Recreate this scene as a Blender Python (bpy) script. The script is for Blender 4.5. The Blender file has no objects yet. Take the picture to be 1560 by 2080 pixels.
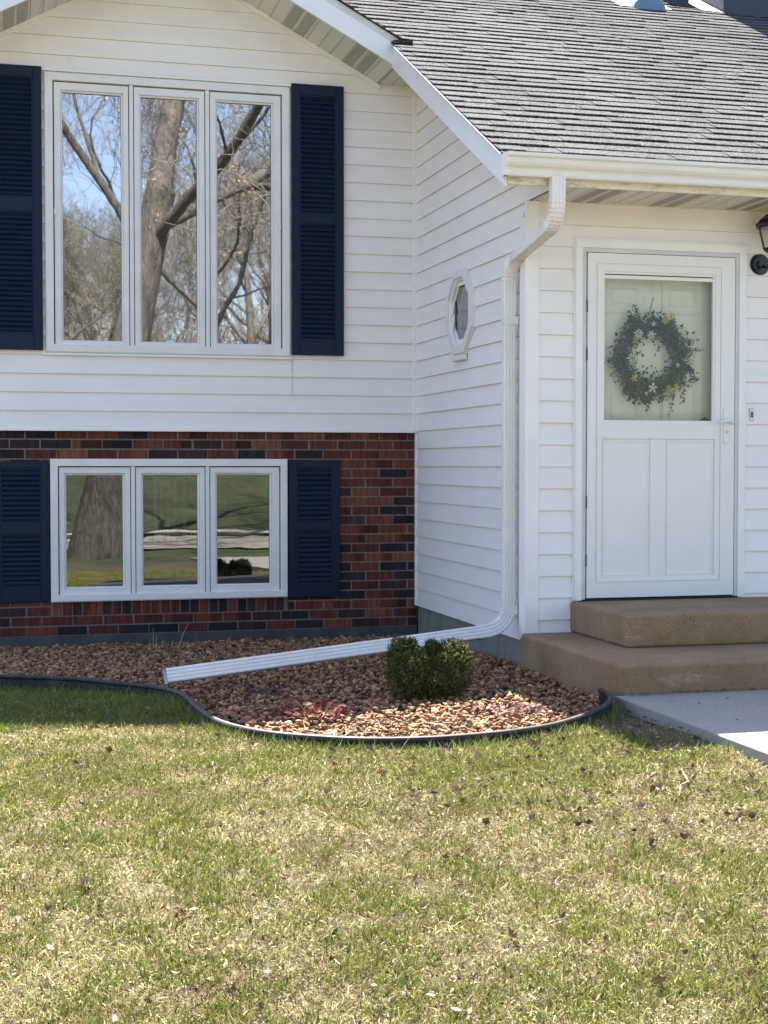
import bpy, math, random
import numpy as np
from mathutils import Vector, Matrix
R = math.radians
random.seed(7); rng = np.random.default_rng(7)
scene = bpy.context.scene

# ------------------------------------------------------------------ camera
cam_d = bpy.data.cameras.new("camera"); cam = bpy.data.objects.new("camera", cam_d)
scene.collection.objects.link(cam); scene.camera = cam
cam_d.sensor_fit = 'VERTICAL'; cam_d.sensor_height = 24.0; cam_d.sensor_width = 18.0
cam_d.lens = 24.0 * 3001.9 / 2080.0
cam_d.clip_start = 0.05; cam_d.clip_end = 600
ya, pi_, ro = R(14.7930), R(-1.8408), R(0.0027)
fw = Vector((math.sin(ya) * math.cos(pi_), math.cos(ya) * math.cos(pi_), math.sin(pi_)))
rr = Vector((math.cos(ya), -math.sin(ya), 0)); uu = rr.cross(fw)
M = Matrix((rr, uu, -fw)).transposed().to_4x4()
M.translation = Vector((-2.995, -10.383, 1.180))
cam.matrix_world = M

# ------------------------------------------------------------------ light
sun_to = Vector((0.025, 0.68, 1.0)).normalized()          # direction towards the sun, behind the house
elev = math.asin(sun_to.z)
world = bpy.data.worlds.new("World"); scene.world = world; world.use_nodes = True
wn = world.node_tree; wn.nodes.clear()
sky = wn.nodes.new('ShaderNodeTexSky'); sky.sky_type = 'NISHITA'; sky.sun_disc = False
sky.sun_elevation = elev; sky.sun_rotation = math.atan2(sun_to.x, sun_to.y)
sky.air_density = 1.0; sky.dust_density = 1.2; sky.ozone_density = 4.0
bg = wn.nodes.new('ShaderNodeBackground'); bg.inputs[1].default_value = 0.07
wo = wn.nodes.new('ShaderNodeOutputWorld')
wt = wn.nodes.new('ShaderNodeMix'); wt.data_type = 'RGBA'; wt.blend_type = 'MULTIPLY'; wt.inputs[0].default_value = 1.0
wt.inputs[7].default_value = (1.17, 1.02, .95, 1)          # neutral daylight white point
wn.links.new(sky.outputs[0], wt.inputs[6]); wn.links.new(wt.outputs[2], bg.inputs[0]); wn.links.new(bg.outputs[0], wo.inputs[0])
sl = bpy.data.lights.new("sun", 'SUN'); sl.energy = 5.0; sl.angle = R(0.55); sl.color = (1.0, 0.95, 0.87)
so = bpy.data.objects.new("sun", sl); scene.collection.objects.link(so)
so.rotation_euler = sun_to.to_track_quat('Z', 'Y').to_euler(); so.location = (0, 10, 14)
scene.view_settings.view_transform = 'Standard'; scene.view_settings.look = 'None'
scene.view_settings.gamma = 1.0; scene.view_settings.exposure = 2.65
scene.cycles.max_bounces = 8; scene.cycles.diffuse_bounces = 4; scene.cycles.transparent_max_bounces = 16

# ------------------------------------------------------------------ materials
def nt(name):
    m = bpy.data.materials.new(name); m.use_nodes = True
    n = m.node_tree; b = n.nodes['Principled BSDF']; return m, n, b
def N(n, t, **k):
    x = n.nodes.new(t)
    for a, v in k.items():
        if hasattr(x, a): setattr(x, a, v)
        else: x.inputs[a].default_value = v
    return x
def coord(n, scale=(1, 1, 1)):
    tc = N(n, 'ShaderNodeTexCoord'); mp = N(n, 'ShaderNodeMapping'); mp.inputs['Scale'].default_value = scale
    n.links.new(tc.outputs['Object'], mp.inputs[0]); return mp.outputs[0]
def noise(n, vec, scale, detail=4, rough=.6):
    t = N(n, 'ShaderNodeTexNoise'); t.inputs['Scale'].default_value = scale; t.inputs['Detail'].default_value = detail
    t.inputs['Roughness'].default_value = rough; n.links.new(vec, t.inputs['Vector']); return t.outputs['Fac']
def ramp(n, fac, stops):
    r = N(n, 'ShaderNodeValToRGB'); el = r.color_ramp.elements
    while len(el) < len(stops): el.new(.5)
    for e, (p, c) in zip(el, stops): e.position = p; e.color = (*c, 1) if len(c) == 3 else c
    n.links.new(fac, r.inputs[0]); return r.outputs[0]
def mix(n, a, b, fac, mode='MIX'):
    x = N(n, 'ShaderNodeMix'); x.data_type = 'RGBA'; x.blend_type = mode
    for s, v in ((6, a), (7, b), (0, fac)):
        if hasattr(v, 'links') or isinstance(v, bpy.types.NodeSocket): n.links.new(v, x.inputs[s])
        elif s == 0: x.inputs[0].default_value = v
        else: x.inputs[s].default_value = (*v, 1)
    return x.outputs[2]
def bump(n, b, h, strength=.3, dist=.01):
    x = N(n, 'ShaderNodeBump'); x.inputs['Strength'].default_value = strength; x.inputs['Distance'].default_value = dist
    n.links.new(h, x.inputs['Height']); n.links.new(x.outputs[0], b.inputs['Normal'])
def paint(name, col, rough=.4, var=.06, nscale=6, stretch=(1, 1, 1), bst=.05, bsc=60, spec=.5, dirt=None):
    m, n, b = nt(name); v = coord(n, stretch)
    f = noise(n, v, nscale, 5)
    lo = tuple(c * (1 - var * 1.6) for c in col); hi = tuple(min(1, c * (1 + var)) for c in col)
    c = ramp(n, f, [(.3, lo), (.7, hi)])
    if dirt:
        f2 = noise(n, coord(n, dirt[1]), dirt[2], 6, .7)
        mk = ramp(n, f2, [(dirt[3], (0, 0, 0)), (dirt[4], (1, 1, 1))])
        c = mix(n, c, dirt[0], mk)
    n.links.new(c, b.inputs['Base Color']); b.inputs['Roughness'].default_value = rough
    b.inputs['Specular IOR Level'].default_value = spec
    if bst: bump(n, b, noise(n, coord(n, stretch), bsc, 3), bst, .004)
    return m
def attr_mat(name, rough=.8, var=.25, nscale=40, stretch=(1, 1, 1), bst=.3, bdist=.01, bsc=60, trans=0, spec=.3, speck=None):
    m, n, b = nt(name); a = N(n, 'ShaderNodeAttribute', attribute_name='Col')
    f = noise(n, coord(n, stretch), nscale, 5, .65)
    g = ramp(n, f, [(.25, (1 - var * 1.5,) * 3), (.75, (1 + var,) * 3)])
    c = mix(n, a.outputs['Color'], g, 1.0, 'MULTIPLY')
    if speck:
        f3 = noise(n, coord(n), speck[0], 2)
        c = mix(n, c, speck[1], ramp(n, f3, [(speck[2], (0, 0, 0)), (speck[3], (1, 1, 1))]))
    n.links.new(c, b.inputs['Base Color']); b.inputs['Roughness'].default_value = rough
    b.inputs['Specular IOR Level'].default_value = spec
    if trans:
        tb = N(n, 'ShaderNodeBsdfTranslucent'); n.links.new(c, tb.inputs[0])
        ms = N(n, 'ShaderNodeMixShader'); ms.inputs[0].default_value = trans
        n.links.new(b.outputs[0], ms.inputs[1]); n.links.new(tb.outputs[0], ms.inputs[2])
        n.links.new(ms.outputs[0], n.nodes['Material Output'].inputs[0])
    if bst: bump(n, b, noise(n, coord(n, stretch), bsc, 4), bst, bdist)
    return m
def glass(name, refl, tint, wob=.02, rgh=.0):
    m, n, b = nt(name); n.nodes.remove(b)
    g = N(n, 'ShaderNodeBsdfGlossy'); g.inputs['Roughness'].default_value = rgh; g.inputs['Color'].default_value = (.96, .98, 1, 1)
    t = N(n, 'ShaderNodeBsdfTransparent'); t.inputs[0].default_value = (*tint, 1)
    f = N(n, 'ShaderNodeFresnel'); f.inputs[0].default_value = 1.5
    ad = N(n, 'ShaderNodeMath', operation='ADD'); ad.inputs[1].default_value = refl; ad.use_clamp = True
    n.links.new(f.outputs[0], ad.inputs[0])
    ms = N(n, 'ShaderNodeMixShader'); n.links.new(ad.outputs[0], ms.inputs[0])
    n.links.new(t.outputs[0], ms.inputs[1]); n.links.new(g.outputs[0], ms.inputs[2])
    n.links.new(ms.outputs[0], n.nodes['Material Output'].inputs[0])
    if wob:
        h = noise(n, coord(n, (1.0, 1, 1.6)), 2.2, 2)
        x = N(n, 'ShaderNodeBump'); x.inputs['Strength'].default_value = wob; x.inputs['Distance'].default_value = .02
        n.links.new(h, x.inputs['Height']); n.links.new(x.outputs[0], g.inputs['Normal'])
    return m

SIDING = paint('vinyl_siding', (.85, .80, .765), .5, .025, 2.5, (1, 1, 3), .08, 25, dirt=((.60, .59, .56), (1, 1, 1.5), 3.0, .66, .86))
TRIM = paint('white_trim', (.85, .815, .775), .38, .03, 5, bst=.02)
FASCIA = paint('white_fascia', (.79, .775, .77), .35, .02, 3, bst=.02)
SOFFIT = paint('soffit_aluminium', (.66, .64, .60), .45, .03, 4, bst=.02)
GUTTER = paint('gutter_white', (.78, .76, .71), .35, .05, 4, (1, 1, 6), .02, dirt=((.55, .48, .36), (1.5, 1, 1), 5, .6, .85))
STAINED = paint('stained_fascia', (.74, .69, .58), .45, .08, 8, (1, 1, 4), .02, dirt=((.32, .25, .15), (1, 1, 3), 6, .52, .72))
NAVY = paint('shutter_navy', (.002, .010, .031), .5, .12, 5, bst=.03, spec=.28)
WINFRAME = paint('window_frame_paint', (.77, .74, .715), .42, .04, 6, bst=.03, dirt=((.5, .47, .42), (1, 1, 1), 14, .68, .9))
DOORW = paint('storm_door_white', (.80, .77, .725), .35, .02, 4, bst=.01)
INNER = paint('inner_door_cream', (.84, .82, .68), .5, .03, 4, bst=.01)
ALU = paint('aluminium', (.55, .56, .58), .3, .05, 9, bst=0)
DOWN = paint('downspout_white', (.79, .76, .72), .33, .04, 5, bst=.02, dirt=((.55, .52, .42), (1, 1, 1), 9, .64, .85))
BLACK = paint('black_metal', (.010, .011, .014), .35, .2, 30, bst=.15, bsc=200)
GAP = paint('dark_gap', (.02, .018, .016), .9, .2, bst=0)
CAULK = paint('grey_gasket', (.10, .10, .11), .7, .1, bst=0)
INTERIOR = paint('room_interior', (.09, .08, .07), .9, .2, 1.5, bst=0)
BLIND = paint('vertical_blind', (.55, .53, .47), .7, .1, bst=0)
EDGE = paint('black_edging_plastic', (.013, .014, .016), .62, .3, 12, bst=.1, bsc=80, dirt=((.10, .085, .07), (1, 1, 1), 9, .55, .8))
CHROME = paint('satin_nickel', (.5, .49, .46), .28, .1, 30, bst=0)
CHROME.node_tree.nodes['Principled BSDF'].inputs['Metallic'].default_value = .8
SHINGLE = attr_mat('asphalt_shingle', .95, .42, .95, (1, .30, .30), .7, .004, 90, spec=.04, speck=(85, (.168, .167, .168), .47, .70))
BRICK = attr_mat('brick_face', .85, .5, 15, (2.4, 1, .3), .8, .008, 55, speck=(160, (.04, .03, .04), .62, .74))
MORTAR = paint('mortar', (.19, .16, .135), .95, .2, 30, bst=.5, bsc=120)
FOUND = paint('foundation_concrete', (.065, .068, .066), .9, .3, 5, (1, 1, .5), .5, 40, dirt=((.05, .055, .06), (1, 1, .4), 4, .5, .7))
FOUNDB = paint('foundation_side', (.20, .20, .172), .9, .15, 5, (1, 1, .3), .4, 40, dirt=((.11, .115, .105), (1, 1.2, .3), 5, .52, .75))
STONE = attr_mat('gravel_stone', .85, .22, 30, bst=.6, bsc=70, bdist=.006)
LEAF = attr_mat('foliage', .55, .15, 60, bst=0, trans=.3)
GRASS = attr_mat('grass_blades', .6, .12, 9, bst=0, trans=.25)
DRY = attr_mat('dry_leaf', .75, .25, 60, bst=.3, bsc=120, trans=.12)
BARK = attr_mat('bark', .95, .4, 5, (3, 3, .6), 1.0, .06, 9)
PETAL = attr_mat('petals', .5, .05, 30, bst=0, trans=.2)
GLASS_UP = glass('upper_window_glass', .42, (.55, .58, .6), .010, .014)
GLASS_LO = glass('lower_window_glass', .15, (.5, .5, .5), .010, .007)
GLASS_DOOR = glass('storm_door_glass', -.012, (.97, .975, .96), .0)
GLASS_OCT = glass('octagon_glass', .22, (.55, .56, .6), .02)
GLASS_LAMP = glass('lamp_glass', .06, (.85, .85, .85), .0)

def concrete(name, base, alt, patch, pores=.75, sc=3):
    m, n, b = nt(name); v = coord(n)
    c = ramp(n, noise(n, v, sc, 8, .65), [(.3, base), (.7, alt)])
    c = mix(n, c, ramp(n, noise(n, v, 130, 3, .7), [(.3, (.6, .6, .6)), (.7, (1.35, 1.35, 1.35))]), .75, 'MULTIPLY')
    mk = ramp(n, noise(n, coord(n, (.5, 2.2, 2.2)), 5.5, 7, .72), [(.60, (0, 0, 0)), (.70, (1, 1, 1))])
    c = mix(n, c, patch, mk)
    vo = N(n, 'ShaderNodeTexVoronoi'); vo.inputs['Scale'].default_value = 38; n.links.new(v, vo.inputs['Vector'])
    gate = ramp(n, noise(n, v, 9, 3), [(.5, (0, 0, 0)), (.6, (1, 1, 1))])
    pore = ramp(n, vo.outputs['Distance'], [(.10, (1, 1, 1)), (.17, (0, 0, 0))])
    pm = mix(n, (0, 0, 0), gate, pore)
    c = mix(n, c, (.035, .028, .02), pm if pores else 0.0)
    n.links.new(c, b.inputs['Base Color']); b.inputs['Roughness'].default_value = .92
    bump(n, b, noise(n, v, 90, 6, .75), .7, .006)
    return m
STEPC = concrete('step_concrete', (.205, .135, .072), (.32, .215, .118), (.38, .30, .21))
SLABC = concrete('walk_concrete', (.235, .225, .20), (.295, .28, .25), (.27, .26, .235), 0, 2)

def ground_mat():
    m, n, b = nt('lawn_ground'); v = coord(n)
    big = noise(n, v, .7, 5); med = noise(n, v, 5, 6, .7); fine = noise(n, v, 70, 4, .75)
    straw = ramp(n, fine, [(.3, (.05, .035, .02)), (.55, (.12, .09, .045)), (.75, (.21, .17, .09))])
    green = ramp(n, fine, [(.3, (.015, .022, .006)), (.55, (.04, .06, .014)), (.75, (.075, .10, .028))])
    tc = N(n, 'ShaderNodeTexCoord'); sp = N(n, 'ShaderNodeSeparateXYZ'); n.links.new(tc.outputs['Object'], sp.inputs[0])
    mr = N(n, 'ShaderNodeMapRange'); mr.inputs[1].default_value = -9; mr.inputs[2].default_value = -12
    mr.inputs[3].default_value = 0; mr.inputs[4].default_value = .19; n.links.new(sp.outputs[1], mr.inputs[0])
    a = N(n, 'ShaderNodeMath', operation='ADD'); n.links.new(med, a.inputs[0]); n.links.new(mr.outputs[0], a.inputs[1])
    k = ramp(n, a.outputs[0], [(.42, (0, 0, 0)), (.72, (1, 1, 1))])
    c = mix(n, straw, green, k)
    c = mix(n, c, ramp(n, noise(n, coord(n, (1, .35, 1)), 1.1, 8, .75), [(.35, (.45, .45, .45)), (.65, (1.25, 1.25, 1.25))]), .9, 'MULTIPLY')  # coarse mottling: uneven turf plus tree shadows painted into the colour
    n.links.new(c, b.inputs['Base Color']); b.inputs['Roughness'].default_value = .95
    bump(n, b, fine, .8, .02); return m
GROUND = ground_mat()
SOIL = paint('bed_soil', (.07, .05, .035), .95, .4, 20, bst=.8, bsc=90)
ROADM = concrete('road_surface', (.20, .18, .15), (.28, .25, .21), (.30, .27, .23), 0, 1.2)
CURBM = paint('curb_concrete', (.33, .31, .27), .9, .1, 3, bst=.3)

# ------------------------------------------------------------------ helpers
ORG = {}
def empty(name, loc, label, cat, group=None):
    o = bpy.data.objects.new(name, None); scene.collection.objects.link(o); o.location = loc
    o.empty_display_size = .2
    o['label'] = label; o['category'] = cat
    if group: o['group'] = group
    ORG[o.name] = Vector(loc); return o
def tag(o, label, cat, group=None):
    o['label'] = label; o['category'] = cat
    if group: o['group'] = group
    return o
class MB:
    def __init__(s, T=None): s.v = []; s.f = []; s.c = []; s.m = []; s.T = T or (lambda u, w, d: (u, w, d))
    def face(s, pts, col=(1, 1, 1), mi=0, local=True):
        b = len(s.v)
        for p in pts: s.v.append(s.T(*p) if local else tuple(p))
        s.f.append(tuple(range(b, b + len(pts)))); s.c.append(col); s.m.append(mi)
    def mesh(s, V, F, col=(1, 1, 1), mi=0):
        b = len(s.v); s.v += [s.T(*p) for p in V]
        for f in F: s.f.append(tuple(b + i for i in f)); s.c.append(col); s.m.append(mi)
    def box(s, a0, a1, b0, b1, c0, c1, col=(1, 1, 1), mi=0):
        V = [(a, b, c) for a in (a0, a1) for b in (b0, b1) for c in (c0, c1)]
        s.mesh(V, [(0, 1, 3, 2), (4, 6, 7, 5), (0, 4, 5, 1), (2, 3, 7, 6), (0, 2, 6, 4), (1, 5, 7, 3)], col, mi)
    def ring(s, outer, inner, d0, d1, col=(1, 1, 1), mi=0, din=None):
        """flat frame between two (u,w) outlines, from depth d0 out to d1 (din: inner edge front depth)"""
        n = len(outer); di = d1 if din is None else din
        V = [(u, w, d0) for u, w in outer] + [(u, w, d1) for u, w in outer] + [(u, w, di) for u, w in inner] + [(u, w, d0) for u, w in inner]
        F = []
        for i in range(n):
            j = (i + 1) % n
            F += [(i, j, n + j, n + i), (n + i, n + j, 2 * n + j, 2 * n + i), (2 * n + i, 2 * n + j, 3 * n + j, 3 * n + i), (3 * n + i, 3 * n + j, j, i)]
        s.mesh(V, F, col, mi)
    def rect(s, u0, u1, w0, w1, t, d0, d1, din=None, tb=None, mi=0):
        b = tb or t
        s.ring([(u0, w0), (u1, w0), (u1, w1), (u0, w1)], [(u0 + t, w0 + b), (u1 - t, w0 + b), (u1 - t, w1 - b), (u0 + t, w1 - b)], d0, d1, din=din, mi=mi)
    def tube(s, pts, rad, sides=6, col=(1, 1, 1), cap=True, mi=0):
        P = [Vector(p) for p in pts]; rings = []; b = len(s.v)
        if not hasattr(rad, '__len__'): rad = [rad] * len(P)
        t = (P[1] - P[0]).normalized(); ax = t.cross(Vector((.3, .5, .81))).normalized()
        for i, p in enumerate(P):
            t = (P[min(i + 1, len(P) - 1)] - P[max(i - 1, 0)]).normalized()
            ax = (ax - t * ax.dot(t)).normalized(); ay = t.cross(ax)
            for k in range(sides):
                a = 2 * math.pi * k / sides; s.v.append(s.T(*(p + (ax * math.cos(a) + ay * math.sin(a)) * rad[i])))
        for i in range(len(P) - 1):
            for k in range(sides):
                a = b + i * sides + k; c = b + i * sides + (k + 1) % sides
                s.f.append((a, c, c + sides, a + sides)); s.c.append(col); s.m.append(mi)
        if cap:
            s.f.append(tuple(b + k for k in range(sides))[::-1]); s.c.append(col); s.m.append(mi)
            e = b + (len(P) - 1) * sides; s.f.append(tuple(e + k for k in range(sides))); s.c.append(col); s.m.append(mi)
    def build(s, name, mats, parent=None, smooth=False, bevel=0, segs=2, kind=None, org=None):
        me = bpy.data.meshes.new(name)
        o0 = org if org is not None else (Vector((0, 0, 0)) if parent is None else ORG.get(parent.name, Vector((0, 0, 0))))
        me.from_pydata([(a - o0[0], b - o0[1], c - o0[2]) for a, b, c in s.v], [], s.f)
        if not isinstance(mats, (list, tuple)): mats = [mats]
        for m in mats: me.materials.append(m)
        me.polygons.foreach_set('material_index', s.m)
        if smooth: me.polygons.foreach_set('use_smooth', [True] * len(s.f))
        if any(c != (1, 1, 1) for c in s.c):
            at = me.color_attributes.new('Col', 'FLOAT_COLOR', 'CORNER'); L = []
            for f, c in zip(s.f, s.c): L += [c[0], c[1], c[2], 1.0] * len(f)
            at.data.foreach_set('color', L)
        me.update(); o = bpy.data.objects.new(name, me); scene.collection.objects.link(o)
        if parent is not None: o.parent = parent; ORG[o.name] = Vector(o0)
        elif org is not None: o.location = org; ORG[o.name] = Vector(org)
        if bevel:
            bm = o.modifiers.new('bevel', 'BEVEL'); bm.width = bevel; bm.segments = segs; bm.limit_method = 'ANGLE'; bm.angle_limit = R(40)
            bm.harden_normals = False
        if kind: o['kind'] = kind
        return o
def np_obj(name, V, F, C, mat, kind=None, parent=None, smooth=False, org=None):
    """big triangle mesh from numpy arrays: V (n,3), F (m,3), C per vertex (n,3)"""
    me = bpy.data.meshes.new(name); n, m = len(V), len(F)
    V = np.asarray(V, np.float32)
    o0 = org if org is not None else (ORG.get(parent.name, Vector((0, 0, 0))) if parent is not None else Vector((0, 0, 0)))
    V = V - np.array(o0[:], np.float32)
    me.vertices.add(n); me.vertices.foreach_set('co', V.ravel())
    me.loops.add(m * 3); me.loops.foreach_set('vertex_index', np.asarray(F, np.int32).ravel())
    me.polygons.add(m); me.polygons.foreach_set('loop_start', np.arange(0, 3 * m, 3, dtype=np.int32))
    try: me.polygons.foreach_set('loop_total', np.full(m, 3, np.int32))
    except Exception: pass
    if smooth: me.polygons.foreach_set('use_smooth', np.ones(m, bool))
    me.materials.append(mat); me.update(calc_edges=True); me.validate()
    at = me.color_attributes.new('Col', 'FLOAT_COLOR', 'POINT')
    cc = np.ones((n, 4), np.float32); cc[:, :3] = C; at.data.foreach_set('color', cc.ravel())
    o = bpy.data.objects.new(name, me); scene.collection.objects.link(o)
    if parent is not None: o.parent = parent; ORG[o.name] = Vector(o0)
    elif org is not None: o.location = org; ORG[o.name] = Vector(org)
    if kind: o['kind'] = kind
    return o
def vnoise(x, y, s, seed=0):
    """cheap smooth value noise, numpy"""
    r = np.random.default_rng(seed); g = r.random((64, 64))
    X = x * s + 1000; Y = y * s + 1000; xi = np.floor(X).astype(int); yi = np.floor(Y).astype(int)
    fx = X - xi; fy = Y - yi; fx = fx * fx * (3 - 2 * fx); fy = fy * fy * (3 - 2 * fy)
    a = g[xi % 64, yi % 64]; b = g[(xi + 1) % 64, yi % 64]; c = g[xi % 64, (yi + 1) % 64]; d = g[(xi + 1) % 64, (yi + 1) % 64]
    return (a * (1 - fx) + b * fx) * (1 - fy) + (c * (1 - fx) + d * fx) * fy

YD = -2.335; ZA = 1.422; RX = -.32
TA = lambda u, w, d: (u, -d, w)               # wall A: u=x, w=z, d outwards
TB = lambda u, w, d: (-d, -u, w)              # side wall: u=-y, w=z, d outwards (-x)
TD = lambda u, w, d: (u, YD - d, w)           # door wall

# ------------------------------------------------------------------ ground
def bedz(y): return -.067 + .04 * min(max(-y, 0), 2.0)
HY = np.array([-120, -90, -60, -40, -30, -22, -19, -14, -10.5, -7, -4.6, -3.0, -1, 0, 90.]); HZ = np.array([5., 3.6, 2.3, 1.3, .75, .0, -.3, -.32, -.24, -.14, -.012, -.012, -.07, -.1, -.1])
def lawnz(x, y):
    return np.interp(y, HY, HZ) + .012 * (vnoise(x, y, 1.3, 3) - .5) + .02 * (vnoise(x, y, .35, 4) - .5) * (np.abs(y + 5) < 60) + .055 * np.exp(-(np.minimum(x + .1, 0) / .45) ** 2) * np.exp(-((y + 5.6) / 1.2) ** 2)
xs = np.unique(np.concatenate([np.linspace(-90, -8, 24), np.linspace(-8, 8, 81), np.linspace(8, 90, 24)]))
ys = np.unique(np.concatenate([np.linspace(-120, -20, 40), np.linspace(-20, -8, 31), np.linspace(-8, 1, 91), np.linspace(1, 90, 16)]))
Xg, Yg = np.meshgrid(xs, ys); Zg = lawnz(Xg, Yg)
nx, ny = len(xs), len(ys); idx = np.arange(nx * ny).reshape(ny, nx)
a, b_, c_, d_ = idx[:-1, :-1].ravel(), idx[:-1, 1:].ravel(), idx[1:, 1:].ravel(), idx[1:, :-1].ravel()
np_obj('lawn', np.stack([Xg.ravel(), Yg.ravel(), Zg.ravel()], 1), np.concatenate([np.stack([a, b_, c_], 1), np.stack([a, c_, d_], 1)]),
       np.ones((nx * ny, 3)), GROUND, kind='structure', smooth=True)

EDGE_PTS = [(-3.9, -1.55, .02), (-3.4, -1.86, .035), (-2.970, -2.143, .046), (-2.765, -2.255, .048), (-2.589, -2.359, .048), (-2.396, -2.541, .046), (-2.187, -2.758, .044), (-2.093, -3.022, .046), (-2.074, -3.435, .048), (-2.050, -3.754, .048),
            (-1.996, -3.979, .048), (-1.882, -4.196, .05), (-1.736, -4.318, .048), (-1.529, -4.431, .046), (-1.288, -4.483, .046), (-1.071, -4.481, .048), (-.847, -4.428, .048), (-.618, -4.325, .05), (-.372, -4.142, .06), (-.200, -3.950, .072), (-.135, -3.80, .082), (-.13, -3.68, .088)]
def smooth_path(P, n=5):
    out = []; P = [Vector(p) for p in P]
    for i in range(len(P) - 1):
        p0 = P[max(i - 1, 0)]; p1 = P[i]; p2 = P[i + 1]; p3 = P[min(i + 2, len(P) - 1)]
        for k in range(n):
            t = k / n
            out.append(.5 * ((2 * p1) + (p2 - p0) * t + (2 * p0 - 5 * p1 + 4 * p2 - p3) * t * t + (3 * p1 - p0 - 3 * p2 + p3) * t ** 3))
    out.append(P[-1]); return out
EP = smooth_path(EDGE_PTS)
mb = MB()
bead = [(p + Vector((0, 0, -.014))) for p in EP]
mb.tube(bead, .0135, 10)
n0 = len(EP); up = []
for i, p in enumerate(EP):
    t = (EP[min(i + 1, n0 - 1)] - EP[max(i - 1, 0)]); t.z = 0; t.normalize(); nrm = Vector((t.y, -t.x, 0))
    up.append([p + nrm * s * .0045 + Vector((0, 0, z)) for s, z in ((-1, -.02), (-1, -.16), (1, -.16), (1, -.02))])
for i in range(n0 - 1):
    for k in range(3): mb.face([up[i][k], up[i][k + 1], up[i + 1][k + 1], up[i + 1][k]])
ed = mb.build('lawn_edging', EDGE, None, smooth=True, org=Vector((-1.3, -4.48, -.05)))
tag(ed, 'curved black plastic edging with rounded top between gravel bed and lawn', 'garden edging')

# gravel bed: soil sheet, then loose stones
bed_poly = [(p.x, p.y) for p in EP] + [(-.045, -3.7), (-.01, -2.0), (0.0, 0.0), (-3.9, 0.0)]
def in_bed(x, y, marg=0.0):
    inside = np.zeros(np.shape(x), bool); P = bed_poly; j = len(P) - 1
    for i in range(len(P)):
        xi, yi = P[i]; xj, yj = P[j]
        if yi != yj:
            c = ((yi > y) != (yj > y)) & (x < (xj - xi) * (y - yi) / (yj - yi) + xi); inside ^= c
        j = i
    if marg:
        for i in range(len(P) - 1):
            (x0, y0), (x1, y1) = P[i], P[i + 1]; dx, dy = x1 - x0, y1 - y0; L = dx * dx + dy * dy + 1e-9
            t = np.clip(((x - x0) * dx + (y - y0) * dy) / L, 0, 1)
            inside &= np.hypot(x - x0 - t * dx, y - y0 - t * dy) > marg
    return inside
gx, gy = np.meshgrid(np.arange(-3.95, .02, .04), np.arange(-4.55, .05, .04))
mb = MB()
mm = in_bed(gx + .02, gy + .02)
for i in range(gx.shape[0]):
    for j in range(gx.shape[1]):
        if mm[i, j]:
            x, y = gx[i, j], gy[i, j]
            mb.face([(x, y, bedz(y) - .03), (x + .04, y, bedz(y) - .03), (x + .04, y + .04, bedz(y + .04) - .03), (x, y + .04, bedz(y + .04) - .03)])
mb.build('bed_soil', SOIL, None, kind='structure')

def ico(sub):
    import bmesh
    bm = bmesh.new(); bmesh.ops.create_icosphere(bm, subdivisions=sub, radius=1.0)
    V = np.array([v.co[:] for v in bm.verts]); F = np.array([[v.index for v in f.verts] for f in bm.faces]); bm.free(); return V, F
IV, IF = ico(2)
def scatter_rocks(name, n):
    px = rng.uniform(-3.9, -.0, n * 2); py = rng.uniform(-4.5, 0, n * 2)
    k = in_bed(px, py, .028); px, py = px[k], py[k]
    m = len(px); variants = []
    for q in range(14):
        v = IV * np.array([1.15, rng.uniform(.55, .9), rng.uniform(.45, .75)])
        for _ in range(9):      # slice flats to make it angular
            nrm = rng.normal(size=3); nrm /= np.linalg.norm(nrm); lim = rng.uniform(.22, .55)
            d = v @ nrm; v = v - np.outer(np.clip(d - lim, 0, None), nrm)
        v += rng.normal(0, .02, v.shape); variants.append(v)
    V = []; F = []; C = []; off = 0
    base = np.array([(0.310, 0.180, 0.118), (0.347, 0.223, 0.149), (0.260, 0.155, 0.105), (0.372, 0.260, 0.186), (0.211, 0.136, 0.105), (0.291, 0.205, 0.149), (0.236, 0.124, 0.093), (0.341, 0.211, 0.118), (0.186, 0.136, 0.112)])
    for i in range(m):
        s = rng.uniform(.009, .022) * (1.45 if rng.random() < .14 else 1)
        a, e, w = rng.uniform(0, 6.28), rng.normal(0, .35), rng.normal(0, .35)
        Rm = np.array(Matrix.Rotation(a, 3, 'Z') @ Matrix.Rotation(e, 3, 'X') @ Matrix.Rotation(w, 3, 'Y'))
        z = bedz(py[i]) - .012 + rng.uniform(-.008, .016)
        if rng.random() < .06: z += .012
        V.append(variants[i % 14] * s @ Rm.T + np.array([px[i], py[i], z])); F.append(IF + off); off += len(IV)
        c = base[rng.integers(len(base))] * np.array([1.03, .89, .68]) * rng.uniform(.5, 1.45); C.append(np.tile(np.clip(c, 0, 1), (len(IV), 1)))
    return np_obj(name, np.concatenate(V), np.concatenate(F), np.concatenate(C), STONE, kind='stuff')
gv = scatter_rocks('gravel', 13500)
gv['label'] = 'reddish tan crushed stone mulch in the planting bed'

# concrete walk beside the lawn
mb = MB()
zs0 = .059
for (y0, y1) in ((-5.30, -3.772), (-6.85, -5.31), (-8.4, -6.86), (-9.95, -8.41), (-12.2, -9.96)):
    def zt(y): return zs0 - max(0, (-5.3 - y)) * .045
    V = []
    for x in (-.092, 1.55):
        for y in (y0, y1): V += [(x, y, zt(y) - .13), (x, y, zt(y))]
    mb.mesh(V, [(0, 1, 3, 2), (4, 6, 7, 5), (0, 4, 5, 1), (2, 3, 7, 6), (1, 5, 7, 3)])
mb.build('walkway', SLABC, None, bevel=.006, kind='structure')

# ------------------------------------------------------------------ house
house = empty('house', (0, 0, 0), 'split level house with white vinyl siding over red brick and grey shingle roof', 'house')

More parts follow.
